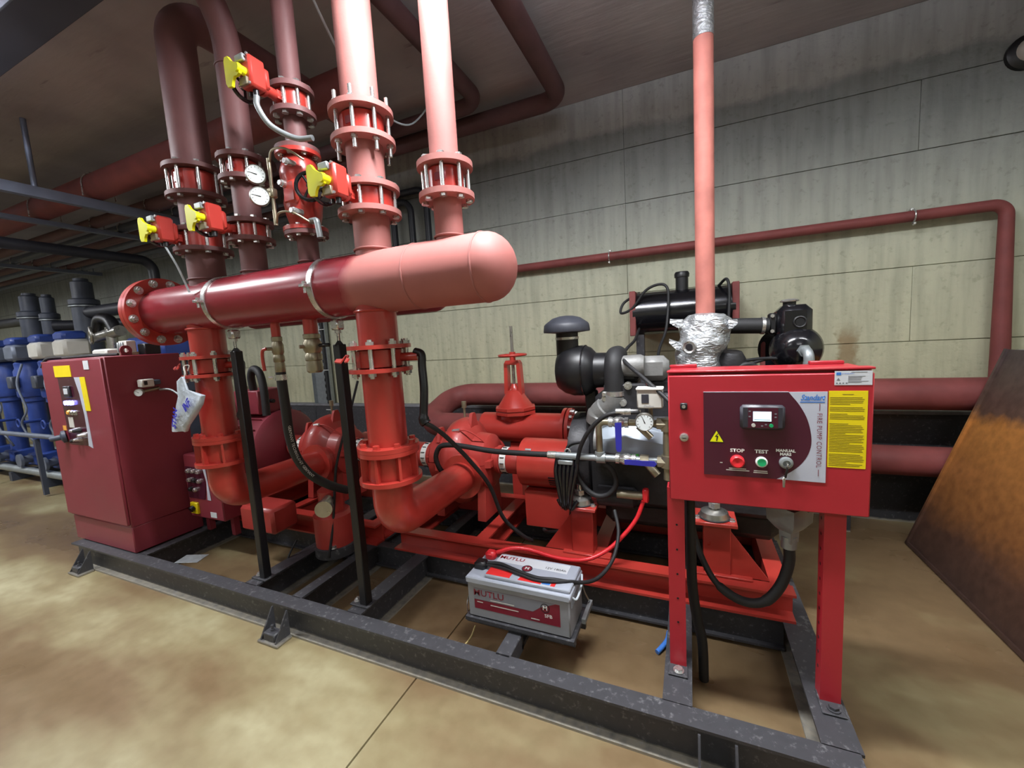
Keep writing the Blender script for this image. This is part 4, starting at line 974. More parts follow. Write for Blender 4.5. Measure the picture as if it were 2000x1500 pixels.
# electric motor on the left
em = T('electric_motor', 'large dark red electric motor with terminal box behind the tall cabinet', 'motor', (-3.55, PY, ZR))
MB().lathe([(0.10, -0.03), (0.28, 0.0), (0.31, 0.03), (0.31, 0.60), (0.28, 0.66), (0.26, 0.78)], (-3.20, PY, PZ), (-1, 0, 0), 48).build('shell', 'cab_red', em)
for k in range(20):
    a = 2 * PI * k / 20
    MB().box((-3.52, PY + 0.318 * math.cos(a), PZ + 0.318 * math.sin(a)), (0.52, 0.02, 0.006), Matrix.Rotation(a, 3, 'X')).build('cooling_fin', 'cab_red', em)
MB().bbox((-3.42, PY - 0.06, PZ + 0.40), (0.30, 0.26, 0.20), 0.008).build('terminal_box', 'cab_red', em)
MB().cyl((-3.27, PY - 0.08, PZ + 0.40), (-3.23, PY - 0.08, PZ + 0.40), 0.016, seg=12).build('cable_gland', 'black', em)
MB().cyl((-3.17, PY, PZ), (-3.15, PY, PZ), 0.05, seg=20).build('shaft', 'steel', em)
for s in (-1, 1):
    MB().bbox((-3.55, PY + s * 0.22, (ZR + PZ - 0.2) / 2 + 0.01), (0.5, 0.08, PZ - 0.2 - ZR), 0.008).build('foot', 'cab_red', em)
tag(MB().tube(spline([(-3.38, PY - 0.14, PZ + 0.50), (-3.36, PY - 0.16, PZ + 0.62), (-3.30, PY - 0.17, PZ + 0.68), (-3.22, PY - 0.18, PZ + 0.64), (-3.18, PY - 0.19, PZ + 0.5), (-3.17, PY - 0.2, PZ + 0.3)]), 0.03, 14).build('motor_cable', 'rubber'), 'thick black cable looping over the electric motor terminal box', 'cable')
MB().bbox((-2.76, 1.86, 0.36), (0.34, 0.20, 0.18), 0.02).build('pedestal', 'pump_red', bfl)

# small jockey pump feet below (dark cylinder in front of the left frame)
jk = T('jockey_pump', 'small red jockey pump on a dark base between the support legs', 'pump', (-2.15, 1.85, ZS))
MB().lathe([(0.12, 0), (0.12, 0.20), (0.10, 0.22), (0.04, 0.225)], (-2.16, 1.88, 0.24), (0, 0, 1), 32).build('motor_base', 'pump_red', jk)
MB().lathe([(0.11, 0), (0.13, 0.01), (0.13, 0.07), (0.11, 0.08)], (-2.16, 1.88, ZS), (0, 0, 1), 32).build('pedestal', 'skid', jk)
MB().lathe([(0.02, 0), (0.075, 0.01), (0.08, 0.16), (0.05, 0.18)], (-2.16, 1.88, 0.44), (0, 0, 1), 28).build('casing', 'pump_red', jk)
MB().cyl((-2.10, 1.80, 0.56), (-2.02, 1.70, 0.56), 0.035, seg=20).cyl((-2.03, 1.715, 0.56), (-2.005, 1.68, 0.56), 0.05, seg=20).build('port', 'steel', jk)
link('bolt', bolt_mesh(0.014, 0.018, 'zinc', True), (-2.08, 1.79, 0.25), jk)

# ================================================================== SUCTION SIDE
sp = T('suction_pipe', 'thick rust-primer suction pipe with a U bend along the back wall', 'pipe', (-0.3, 3.4, 0.9))
MB().tube(fillet([(1.70, 3.49, 0.985), (-2.15, 3.49, 0.985), (-2.15, 2.94, 0.80), (-1.55, 2.94, 0.80)], 0.21, 14), 0.105, 36).build('pipe', 'rust_pipe', sp)
l2 = T('lower_pipe', 'thick rust-primer pipe low on the back wall below the suction pipe', 'pipe', (0.6, 3.5, 0.5))
MB().cyl((-0.9, 3.50, 0.53), (1.70, 3.50, 0.53), 0.10, seg=36).build('pipe', 'rust_pipe', l2)
for x in (-0.2, 1.0):
    MB().bx(x - 0.03, x + 0.03, 3.46, 3.54, 0, 0.435).build('support', 'skid', l2)
    MB().bx(x + 0.17, x + 0.23, 3.57, 3.74, 0.87, 0.90).build('bracket', 'skid', sp)
gv = T('gate_valve', 'bright red rising-stem gate valve behind the pump', 'valve', (-1.27, 2.94, 0.70))
gx, gy = -1.27, 2.94
MB().cyl((-1.55, gy, 0.80), (-0.84, gy, 0.80), 0.118, seg=36).build('body', 'red', gv)
MB().lathe([(0.10, 0.85), (0.125, 0.88), (0.125, 0.915), (0.165, 0.918), (0.165, 0.94), (0.150, 0.942), (0.150, 0.948), (0.165, 0.95), (0.165, 0.972), (0.15, 0.975)], (gx, gy, 0), (0, 0, 1), 8).build('bonnet_flange', 'red', gv)
MB().lathe([(0.15, 0.972), (0.065, 1.09), (0.05, 1.10)], (gx, gy, 0), (0, 0, 1), 8).build('bonnet', 'red', gv)
MB().prism([(-0.075, 1.07), (-0.045, 1.07), (-0.038, 1.30), (0.038, 1.30), (0.045, 1.07), (0.075, 1.07), (0.066, 1.31), (0.05, 1.335), (-0.05, 1.335), (-0.066, 1.31)], (gx, gy - 0.03, 0), (1, 0, 0), (0, 0, 1), (0, 0.06, 0)).build('yoke', 'red', gv)
MB().cyl((gx, gy, 1.08), (gx, gy, 1.60), 0.012, seg=12).build('stem', 'steel', gv)
MB().lathe([(0.04, 1.06), (0.045, 1.10), (0.03, 1.13), (0.018, 1.15)], (gx, gy, 0), (0, 0, 1), 16).build('packing_gland', 'red', gv)
b = MB().torus((gx, gy, 1.375), (0, 0, 1), 0.105, 0.010, 36, 10).cyl((gx, gy, 1.335), (gx, gy, 1.40), 0.024, seg=16)
for k in range(4):
    a = PI / 4 + PI / 2 * k
    b.cyl((gx, gy, 1.37), (gx + 0.10 * math.cos(a), gy + 0.10 * math.sin(a), 1.375), 0.008, seg=8)
b.build('handwheel', 'red', gv)
for x in (-0.86, -0.825):
    f = MB()._ring(Vector((x - 0.012, gy, 0.80)), Vector((x + 0.012, gy, 0.80)), 0.16, 0.05, 40).build('flange', 'red', gv)
ring_of('bolt', bolt_mesh(0.015, 0.02, 'zinc', True), f, (-0.813, gy, 0.80), (1, 0, 0), 0.135, 10, 0.5)
MB().cyl((-0.82, gy, 0.80), (-0.60, gy, 0.80), 0.10, seg=30).build('tail_pipe', 'red', gv)
MB().bx(gx - 0.04, gx + 0.04, gy - 0.05, gy + 0.05, 0, 0.69).build('stand', 'red', gv)

# ================================================================== DIESEL ENGINE
en = T('diesel_engine', 'dark grey diesel engine behind the control panel', 'engine', (-0.05, PY, ZR))
MB().bbox((-0.03, PY, 0.80), (1.02, 0.42, 0.50), 0.03).build('block', 'engine_dark', en)
MB().bbox((-0.03, PY, 0.49), (0.86, 0.30, 0.16), 0.04).build('oil_sump', 'engine_dark', en)
MB().lathe([(0.16, 0), (0.27, 0.02), (0.275, 0.10), (0.25, 0.14)], (-0.66, PY, 0.76), (1, 0, 0), 40).build('flywheel_housing', 'engine_dark', en)
MB().bbox((-0.03, PY, 1.10), (0.92, 0.34, 0.14), 0.02).build('cylinder_head', 'engine_dark', en)
for k in range(4):
    MB().bbox((-0.35 + k * 0.22, PY - 0.02, 1.20), (0.17, 0.20, 0.09), 0.02).build('valve_cover', 'engine_dark', en)
MB().bbox((-0.18, PY - 0.10, 1.30), (0.16, 0.12, 0.13), 0.03).build('intake_box', 'engine_grey', en)
MB().bbox((-0.30, PY - 0.10, 1.30), (0.09, 0.13, 0.14), 0.02).build('turbo_housing', 'engine_dark', en)
MB().lathe([(0.02, 0), (0.055, 0.005), (0.06, 0.12), (0.05, 0.14)], (-0.36, PY - 0.16, 1.32), (1, 0, 0), 24).build('turbo_inlet', 'engine_grey', en)
for k, (x, z) in enumerate(((-0.37, 1.18), (-0.33, 1.13), (-0.39, 1.10), (-0.30, 1.22), (-0.42, 1.15))):
    MB().hexa((x, PY - 0.20, z), (x, PY - 0.235, z), 0.014).cyl((x, PY - 0.20, z), (x, PY - 0.222, z), 0.021, seg=14).build('fitting', 'zinc', en)
MB().bbox((-0.32, PY - 0.195, 1.13), (0.22, 0.04, 0.20), 0.01).build('bracket_plate', 'engine_dark', en)
# heat exchanger: faceted grey tapered box on the near side
hx = MB()
for x, hh, w, zc in ((-0.45, 0.07, 0.06, 0.915), (-0.41, 0.085, 0.075, 0.915), (-0.31, 0.115, 0.085, 0.92), (-0.15, 0.085, 0.08, 0.905), (-0.10, 0.07, 0.065, 0.90)):
    for k in range(8):
        a = 2 * PI * (k + 0.5) / 8
        hx.v.append(Vector((x, 2.19 + w * math.cos(a) * 1.08, zc + hh * math.sin(a) * 1.08)))
for j in range(4):
    for k in range(8):
        hx.f.append([j * 8 + k, j * 8 + (k + 1) % 8, (j + 1) * 8 + (k + 1) % 8, (j + 1) * 8 + k])
hx.f.append(list(range(8))); hx.f.append([32 + k for k in range(8)])
hxo = hx.build('heat_exchanger', 'hx_grey', en, 25)
MB().cyl((-0.475, 2.19, 0.915), (-0.445, 2.19, 0.915), 0.085, seg=20).build('end_cap', 'engine_grey', en)
MB().prism([(-0.022, -0.013), (0.022, -0.013), (0.022, 0.013), (-0.022, 0.013)], (-0.265, 2.107, 0.875), (1, 0, 0), (0, 0.3, 0.95), (0, -0.002, 0)).build('green_sticker', 'tag_green', en)
# grey intake elbow + black hose with clamps
MB().tube(spline([(-0.47, 2.26, 1.01), (-0.455, 2.25, 1.06), (-0.42, 2.24, 1.095), (-0.385, 2.23, 1.13), (-0.375, 2.225, 1.17)]), [0.075] * 8 + [0.068] * 8 + [0.058] * 17, 20).build('intake_elbow', 'engine_grey', en)
MB().tube(fillet([(-0.375, 2.225, 1.15), (-0.375, 2.23, 1.375), (-0.375, 2.38, 1.375)], 0.10, 10), 0.052, 24).build('turbo_hose', 'rubber', en)
MB()._ring(Vector((-0.375, 2.225, 1.165)), Vector((-0.375, 2.225, 1.19)), 0.057, 0.05, 28).bbox((-0.425, 2.19, 1.178), (0.02, 0.02, 0.025), 0.003).build('hose_clamp', 'zinc', en)
# starter, lower fittings, hoses
MB().lathe([(0.02, 0), (0.055, 0.01), (0.055, 0.20), (0.035, 0.22)], (-0.48, 2.17, 0.62), (1, 0, 0), 24).build('starter_motor', 'engine_dark', en)
MB().cyl((-0.36, 2.12, 0.655), (-0.22, 2.12, 0.655), 0.022, seg=16).build('solenoid', 'brass', en)
MB().bbox((-0.215, 2.11, 0.665), (0.03, 0.04, 0.07), 0.006).build('terminal_boot', 'button_red', en)
for x, lab_ in ((-0.56, 0), (0.10, 1)):
    # mounts: red pedestal with gusset, rubber dome
    m_ = T('engine_mount', ['red gusseted engine pedestal with steel dome mount behind the battery', 'red gusseted engine pedestal with steel dome mount under the control panel'][lab_], 'mount', (x, 2.12, ZR), 'engine mounts')
    MB().bbox((x, 2.13, 0.575), (0.19, 0.17, 0.018), 0.003).build('top_plate', 'red', m_)
    MB().bbox((x + 0.01, 2.14, (ZR + 0.565) / 2 + 0.003), (0.12, 0.10, 0.565 - ZR - 0.006), 0.004).build('column', 'red', m_)
    sgn = -1 if lab_ == 0 else 1
    MB().prism([(0, 0), (0.16 * sgn, 0), (0, 0.22)], (x + 0.01 + 0.06 * sgn, 2.10, ZR + 0.004), (1, 0, 0), (0, 0, 1), (0, 0.012, 0)).build('gusset', 'red', m_)
    MB().bbox((x + 0.03, 2.10, ZR + 0.006), (0.26, 0.06, 0.010), 0.002).build('base_plate', 'red', m_)
    MB().lathe([(0.062, 0), (0.068, 0.004), (0.060, 0.03), (0.036, 0.042)], (x, 2.12, 0.585), (0, 0, 1), 28).build('rubber_dome', 'steel', m_)
    MB().lathe([(0.070, 0), (0.072, 0.006), (0.066, 0.010)], (x, 2.12, 0.583), (0, 0, 1), 28).build('dome_seat', 'rubber', m_)
    MB().cyl((x, 2.12, 0.62), (x, 2.12, 0.69), 0.016, seg=14).hexa((x, 2.12, 0.635), (x, 2.12, 0.66), 0.028).build('mount_stud', 'zinc', m_)
    for dx in (-0.075, 0.075):
        link('bolt', bolt_mesh(0.011, 0.012, 'zinc', True), (x + dx, 2.09, 0.584), m_)
# air filter
af = T('air_filter', 'black globe shaped air filter with a mushroom cap on top', 'air filter', (-0.60, 2.33, 1.17))
MB().lathe([(0.0, -0.135), (0.06, -0.13), (0.105, -0.115), (0.132, -0.075), (0.145, -0.03), (0.145, 0.035), (0.132, 0.07), (0.11, 0.09), (0.10, 0.10), (0.098, 0.16), (0.085, 0.19)], (-0.59, 2.33, 1.295), (1, 0, 0), 40).build('canister', 'black', af)
MB()._ring(Vector((-0.405, 2.33, 1.295)), Vector((-0.385, 2.33, 1.295)), 0.098, 0.06, 32).build('clip_ring', 'zinc', af)
MB().torus((-0.55, 2.33, 1.295), (1, 0, 0), 0.143, 0.005, 40, 8).build('seam', 'gloss_black', af)
MB().cyl((-0.655, 2.33, 1.30), (-0.655, 2.33, 1.52), 0.064, seg=28).build('neck', 'black', af)
MB()._ring(Vector((-0.655, 2.33, 1.478)), Vector((-0.655, 2.33, 1.492)), 0.068, 0.06, 28).build('neck_clamp', 'zinc', af)
MB().lathe([(0.066, 1.515), (0.132, 1.522), (0.134, 1.528), (0.130, 1.562), (0.122, 1.572), (0.08, 1.602), (0.04, 1.613), (0, 1.616)], (-0.655, 2.33, 0), (0, 0, 1), 36).build('rain_cap', 'cap_grey', af)
MB().bbox((-0.53, 2.36, 1.10), (0.07, 0.05, 0.16), 0.01).bbox((-0.56, 2.38, 0.99), (0.10, 0.05, 0.10), 0.01).build('stand', 'engine_dark', af)
# exhaust
xe, ye = 0.078, 2.45
ex = T('exhaust_pipe', 'pinkish primer exhaust stack with bare foil top rising from the engine', 'pipe', (xe, ye, 1.55))
MB().cyl((xe, ye, 1.50), (xe, ye, 2.955), 0.047, seg=32).build('stack', 'exhaust_primer', ex)
b = MB().cyl((xe, ye, 2.93), (xe, ye, ZC), 0.049, seg=32); b.build('foil_sleeve', 'foil', ex)
fw = T('exhaust_wrap', 'crumpled silver foil insulation wrapped round the exhaust manifold', 'insulation', (0.08, 2.4, 1.25))
b = MB(); n = 44
sec = [(1.20, 0.08, 0.08, 0.05), (1.24, 0.10, 0.09, 0.045), (1.30, 0.105, 0.10, 0.04), (1.36, 0.115, 0.105, 0.045), (1.41, 0.125, 0.105, 0.055), (1.46, 0.125, 0.10, 0.07), (1.51, 0.135, 0.10, 0.075), (1.54, 0.125, 0.09, 0.08), (1.565, 0.085, 0.07, 0.08), (1.572, 0.045, 0.045, 0.08)]
ss = []
for j in range(len(sec) - 1):
    for q in range(4):
        tt = q / 4; ss.append([sec[j][k] * (1 - tt) + sec[j + 1][k] * tt for k in range(4)])
ss.append(list(sec[-1]))
for z, rx, ry, cx in ss:
    for k in range(n):
        a = 2 * PI * k / n
        p = Vector((cx + rx * math.cos(a), 2.42 + ry * math.sin(a), z))
        q = noise.noise(p * 13) * 0.022 + noise.noise(Vector((p.x * 40, p.y * 40, p.z * 14))) * 0.010
        b.v.append(p + Vector((math.cos(a) * q, math.sin(a) * q, noise.noise(p * 20) * 0.008)))
for j in range(len(ss) - 1):
    for k in range(n):
        b.f.append([j * n + k, j * n + (k + 1) % n, (j + 1) * n + (k + 1) % n, (j + 1) * n + k])
b.f.append(list(range(n))); b.f.append([(len(ss) - 1) * n + k for k in range(n)])
b.build('foil_blanket', 'foil', fw, 60)
for px, pz, dx, dz in ((-0.03, 1.525, -0.065, 0.02), (-0.035, 1.40, -0.065, 0.04), (0.18, 1.51, 0.04, 0.01)):
    MB().prism([(0, -0.022), (0, 0.022), (0.6, 0.012), (1.0, 0.008), (1.0, -0.012), (0.5, -0.026)], (px, 2.36, pz), (dx, -0.02, dz), (0, 0, 1), (0, 0.016, 0.004)).build('foil_tab', 'foil', fw)
MB().lathe([(0.030, 0), (0.036, 0.01), (0.030, 0.022), (0.018, 0.016)], (0.0, 2.318, 1.405), (-0.15, -1, 0), 24).build('eyelet', 'zinc', fw)
MB().cyl((-0.003, 2.300, 1.405), (-0.004, 2.2965, 1.405), 0.017, seg=20).build('eyelet_hole', 'ink_black', fw)
# coolant header tank on the right with elbow
ct = T('coolant_tank', 'black coolant header tank with round end bell and grey elbow pipe', 'tank', (0.50, 2.55, 1.25))
MB().bbox((0.50, 2.60, 1.475), (0.155, 0.15, 0.23), 0.03).build('tank_body', 'gloss_black', ct)
MB().lathe([(0.075, 0), (0.12, 0.015), (0.12, 0.045), (0.105, 0.075), (0.07, 0.11), (0.05, 0.125)], (0.51, 2.60, 1.36), (0, -1, 0), 40).build('end_bell', 'gloss_black', ct)
MB().cyl((0.45, 2.62, 1.36), (0.51, 2.72, 1.36), 0.115, seg=32).build('shell', 'gloss_black', ct)
MB().torus((0.518, 2.525, 1.50), (0, 1, 0), 0.026, 0.006, 24, 8).cyl((0.518, 2.53, 1.50), (0.518, 2.52, 1.50), 0.02, seg=16).build('sight_boss', 'black', ct)
MB().cyl((0.485, 2.60, 1.58), (0.485, 2.60, 1.612), 0.030, seg=20).build('filler_neck', 'black', ct)
MB().lathe([(0.042, 0), (0.044, 0.006), (0.036, 0.012), (0.012, 0.016)], (0.485, 2.60, 1.608), (0, 0, 1), 20).build('filler_cap', 'zinc', ct)
MB().bbox((0.405, 2.585, 1.50), (0.035, 0.07, 0.11), 0.008).build('side_flange', 'black', ct)
for dz in (-0.04, 0.04):
    link('bolt', bolt_mesh(0.010, 0.012, 'zinc', False), (0.40, 2.55, 1.50 + dz), ct, Vector((0, 0, 1)).rotation_difference(Vector((0, -1, 0))))
MB().cyl((0.205, 2.56, 1.50), (0.385, 2.575, 1.49), 0.042, seg=28).build('coolant_hose', 'rubber', ct)
MB()._ring(Vector((0.352, 2.573, 1.492)), Vector((0.368, 2.574, 1.491)), 0.046, 0.04, 28).build('hose_clamp', 'zinc', ct)
MB().tube(fillet([(0.525, 2.50, 1.355), (0.535, 2.42, 1.355), (0.54, 2.42, 1.15)], 0.04, 10), 0.023, 20).hexa((0.525, 2.485, 1.355), (0.528, 2.46, 1.355), 0.032)._ring(Vector((0.54, 2.42, 1.29)), Vector((0.54, 2.42, 1.302)), 0.029, 0.02, 20).build('elbow_pipe', 'galv', ct)
MB().cyl((0.495, 2.60, 1.24), (0.495, 2.60, 0.95), 0.045, seg=20).build('lower_hose', 'rubber', ct)
MB().tube(fillet([(0.42, 2.68, 1.40), (0.385, 2.68, 1.40), (0.385, 2.68, 1.0)], 0.03), 0.022, 16).build('return_pipe', 'rust_pipe', ct)
for k, pts in enumerate(([(0.15, 2.40, 1.30), (0.24, 2.42, 1.315), (0.36, 2.50, 1.32), (0.47, 2.55, 1.31)], [(0.22, 2.40, 1.19), (0.22, 2.40, 1.27), (0.27, 2.40, 1.30), (0.32, 2.42, 1.27), (0.33, 2.43, 1.19)], [(0.14, 2.38, 1.20), (0.2, 2.38, 1.24), (0.3, 2.45, 1.30), (0.40, 2.55, 1.32)], [(0.38, 2.55, 1.18), (0.42, 2.56, 1.26), (0.45, 2.56, 1.30)])):
    MB().tube(spline(pts), 0.009 if k != 1 else 0.014, 10).build('wiring', 'rubber', en)
MB().lathe([(0.03, 0), (0.07, 0.02), (0.075, 0.08), (0.05, 0.12)], (0.19, 2.46, 1.25), (0.1, -0.2, 1), 24).build('rear_cover', 'engine_dark', en)
# fuel tank on the wall
ft = T('fuel_tank', 'black cylindrical fuel tank between red end brackets on the back wall', 'tank', (-0.06, 3.45, 1.40))
tx0, tx1, ty, tz, tr = -0.40, 0.30, 3.46, 1.637, 0.167
MB().cyl((tx0, ty, tz), (tx1, ty, tz), tr, seg=48).build('shell', 'gloss_black', ft)
for x in (tx0, tx1):
    MB().bbox((x, ty, tz), (0.045, 0.33, 0.34), 0.004).build('end_bracket', 'rust_pipe', ft)
    MB().bx(x - 0.02, x + 0.02, 3.60, YB - 0.012, 1.47, 1.80).build('wall_strap', 'rust_pipe', ft)
MB().lathe([(0.045, 0), (0.045, 0.10), (0.052, 0.10), (0.054, 0.125), (0.046, 0.14), (0.02, 0.142)], (-0.05, ty - 0.02, tz + tr - 0.015), (0, 0, 1), 28).build('filler', 'black', ft)
for x in (tx0 + 0.04,):
    MB().bx(x - 0.03, x + 0.03, 3.40, 3.46, 0.9, 1.50).build('post', 'skid', ft)
tag(MB().tube(spline([(-0.36, 3.44, 1.80), (-0.47, 3.36, 1.73), (-0.49, 3.32, 1.65), (-0.40, 3.30, 1.68), (-0.30, 3.28, 1.80), (-0.20, 3.26, 1.835), (-0.145, 3.24, 1.80), (-0.14, 3.22, 1.68), (-0.155, 3.15, 1.5), (-0.19, 3.0, 1.38), (-0.2, 2.8, 1.27)]), 0.010, 10).build('fuel_line', 'rubber'), 'black fuel line looping over the left side of the fuel tank', 'hose')
tag(MB().tube(spline([(0.20, 3.42, 1.80), (0.24, 3.30, 1.83), (0.255, 3.26, 1.76), (0.25, 3.22, 1.6), (0.23, 3.1, 1.45), (0.2, 2.9, 1.3)]), 0.010, 10).build('fuel_return_line', 'rubber'), 'black return line hanging over the right side of the fuel tank', 'hose')
tag(MB().tube(spline([(-0.355, 3.30, 1.52), (-0.355, 3.0, 1.44), (-0.355, 2.6, 1.40), (-0.33, 2.25, 1.36), (-0.2, 2.05, 1.27), (-0.08, 1.95, 1.17), (-0.04, 1.85, 1.12)]), 0.010, 10).build('breather_tube', 'rubber'), 'dark tube slanting down from the turbo to the control panel', 'tube')

# cooling water manifold
mf = T('cooling_manifold', 'brass cooling water loop with two blue handled valves and a strainer', 'pipework', (-0.3, 2.05, 0.80))
my = 2.05
MB().tube(fillet([(-0.07, my, 1.055), (-0.43, my, 1.055), (-0.43, my, 0.866)], 0.03, 6), 0.017, 16).build('loop_pipe', 'brass', mf)
MB().cyl((-0.665, my, 0.867), (-0.07, my, 0.868), 0.018, seg=18).build('bottom_pipe', 'galv', mf)
MB().cyl((-0.445, my, 0.866), (-0.40, my, 0.866), 0.027, seg=18).cyl((-0.43, my, 0.866), (-0.43, my, 0.90), 0.025, seg=18).build('tee', 'galv', mf)
for x, z in ((-0.33, 1.055), (-0.30, 0.868)):
    v = MB().lathe([(0.02, -0.05), (0.026, -0.048), (0.026, -0.03), (0.021, -0.028), (0.029, -0.01), (0.029, 0.01), (0.021, 0.028), (0.026, 0.03), (0.026, 0.048), (0.02, 0.05)], (x, my, z), (1, 0, 0), 16).build('valve_body', 'zinc', mf)
    if z > 1:
        MB().prism([(-0.016, 0.02), (0.016, 0.02), (0.014, -0.11), (0.008, -0.125), (-0.008, -0.125), (-0.014, -0.11)], (x + 0.005, my - 0.045, z - 0.012), (1, 0, 0), (0, 0, 1), (0, -0.006, 0)).build('lever', 'handle_blue', v)
    else:
        MB().prism([(-0.01, 0.012), (0.13, 0.012), (0.14, 0.0), (0.13, -0.014), (-0.01, -0.012)], (x + 0.01, my - 0.045, z), (1, 0, 0), (0, 0, 1), (0, -0.006, 0)).build('lever', 'handle_blue', v)
    MB().cyl((x, my - 0.02, z), (x, my - 0.048, z), 0.008, seg=10).build('stem', 'zinc', v)
for x in (-0.21, -0.13):
    for z in (1.055, 0.868):
        MB().hexa((x - 0.02, my, z), (x + 0.02, my, z), 0.029).build('union_nut', 'brass', mf)
MB().cyl((-0.10, my, 0.78), (-0.10, my, 1.075), 0.024, seg=18).hexa((-0.10, my, 1.02), (-0.10, my, 1.08), 0.034).hexa((-0.10, my, 0.84), (-0.10, my, 0.90), 0.036).build('strainer_column', 'brass', mf)
MB().cyl((-0.235, my, 1.04), (-0.175, my - 0.01, 0.985), 0.017, seg=14).cyl((-0.20, my, 0.855), (-0.15, my - 0.01, 0.80), 0.02, seg=14).build('strainer_leg', 'brass', mf)
MB().cyl((-0.71, my, 0.867), (-0.665, my, 0.867), 0.020, seg=16).build('hose_end', 'zinc', mf)
MB().tube(spline([(-0.70, my, 0.867), (-0.85, my, 0.865), (-1.05, my, 0.868), (-1.22, my, 0.885), (-1.33, my + 0.0, 0.89), (-1.41, my + 0.01, 0.87), (-1.45, my + 0.02, 0.80), (-1.45, my + 0.05, 0.72), (-1.44, my + 0.1, 0.66)]), 0.0155, 14).build('water_hose', 'rubber', mf)
MB().tube(fillet([(-0.615, my - 0.0, 0.895), (-0.60, my - 0.0, 0.91), (-0.585, my, 0.895), (-0.585, my, 0.84), (-0.615, my, 0.84), (-0.615, my, 0.895)], 0.01), 0.004, 8).build('u_bolt', 'zinc', mf)
mg = gauge(mf, (-0.20, my - 0.06, 1.075), (0.08, -1, 0), 0.043, ang=1.95)
MB().tube(spline([(-0.225, my - 0.035, 1.115), (-0.30, my - 0.05, 1.115), (-0.38, my - 0.06, 1.10), (-0.46, my - 0.05, 1.03), (-0.52, my - 0.03, 0.93), (-0.56, my, 0.80), (-0.60, my + 0.02, 0.70), (-0.61, my + 0.06, 0.55), (-0.66, my + 0.12, 0.40), (-0.80, my + 0.2, 0.32), (-0.86, my + 0.28, 0.29)]), 0.011, 12).build('impulse_hose', 'rubber', mf)
MB().cyl((-0.335, my - 0.05, 1.118), (-0.265, my - 0.04, 1.118), 0.017, seg=16).hexa((-0.265, my - 0.04, 1.118), (-0.22, my - 0.03, 1.115), 0.014).build('hose_ferrule', 'zinc', mf)
sw = T('engine_pressure_switch', 'white box pressure switch above the gauge left of the control panel', 'switch', (-0.175, 2.02, 1.13))
MB().bbox((-0.175, 2.02, 1.185), (0.115, 0.06, 0.095), 0.006).build('housing', 'offwhite', sw)
MB().bbox((-0.175, 2.015, 1.231), (0.122, 0.066, 0.012), 0.003).build('lid', 'white', sw)
MB().bbox((-0.195, 1.989, 1.185), (0.033, 0.004, 0.042), 0.001).build('scale_window', 'meter_plastic', sw)
MB().cyl((-0.175, 2.03, 1.14), (-0.175, 2.05, 1.06), 0.010, seg=10).build('stem', 'brass', sw)
text('Danfoss', sw, (-0.18, 1.989, 1.149), 0.014, (1, 0, 0), (0, 0, 1), 'ink_grey', shear=0.3)
# black hanging cable bundle between coupling guard and engine
hb = T('cable_bundle', 'bundle of glossy black cables hanging in a bracket beside the coupling guard', 'cables', (-0.62, 2.03, 0.55))
for k in range(6):
    x = -0.665 + k * 0.022
    MB().tube(spline([(x + 0.005, 2.05, 0.85), (x, 2.03, 0.78), (x - 0.008 * (k - 2), 2.02 + 0.01 * (k % 2), 0.68), (x - 0.012 * (k - 2), 2.03, 0.60 - 0.01 * (k % 3)), (x, 2.05, 0.62)]), 0.011, 10).build('cable', 'gloss_black', hb)
MB().bbox((-0.61, 2.05, 0.835), (0.08, 0.05, 0.022), 0.003).build('bracket', 'galv', hb)
for k in range(3):
    MB().tube(spline([(-0.53, 2.12, 0.93), (-0.60, 2.09 - 0.01 * k, 0.90 + 0.01 * k), (-0.62, 2.07, 0.84)]), 0.006, 8).build('wire', 'rubber' if k else 'cable_white', hb)
cl = T('coiled_hose', 'black braided hose loop below the heat exchanger', 'hose', (-0.45, 2.1, 0.62))
MB().tube(spline([(-0.55, 2.1, 0.84), (-0.46, 2.08, 0.85), (-0.38, 2.08, 0.80), (-0.36, 2.09, 0.72), (-0.40, 2.09, 0.66), (-0.46, 2.09, 0.645), (-0.52, 2.09, 0.68), (-0.56, 2.09, 0.75), (-0.57, 2.1, 0.80)]), 0.014, 12).build('hose', 'rubber', cl)

# ================================================================== CONTROL PANEL ON LEGS
cp = T('control_panel', 'red fire pump control panel on two legs with a lit screen and push buttons', 'control panel', (0.21, 1.66, ZS))
px0, px1, pz0, pz1, pyf, pyb = -0.075, 0.515, 0.872, 1.345, 1.575, 1.80
MB().bbox(((px0 + px1) / 2, (pyf + pyb) / 2 + 0.008, (pz0 + pz1) / 2), (px1 - px0, pyb - pyf - 0.016, pz1 - pz0), 0.004).build('enclosure', 'panel_red', cp)
dr = MB().bbox(((px0 + px1) / 2, pyf, (pz0 + pz1) / 2 - 0.004), (px1 - px0 - 0.002, 0.018, pz1 - pz0 - 0.012), 0.004).build('door', 'panel_red', cp)
yf = pyf - 0.009
MB().bbox(((px0 + px1) / 2, pyf + 0.02, pz1 + 0.003), (px1 - px0 + 0.004, 0.05, 0.007), 0.002).build('rain_lip', 'panel_red', cp)
for x in (px0 + 0.02, px1 - 0.10):
    MB().bbox((x + 0.03, pyb - 0.015, pz1 + 0.006), (0.10, 0.03, 0.012), 0.002).build('mounting_lug', 'panel_red', cp)
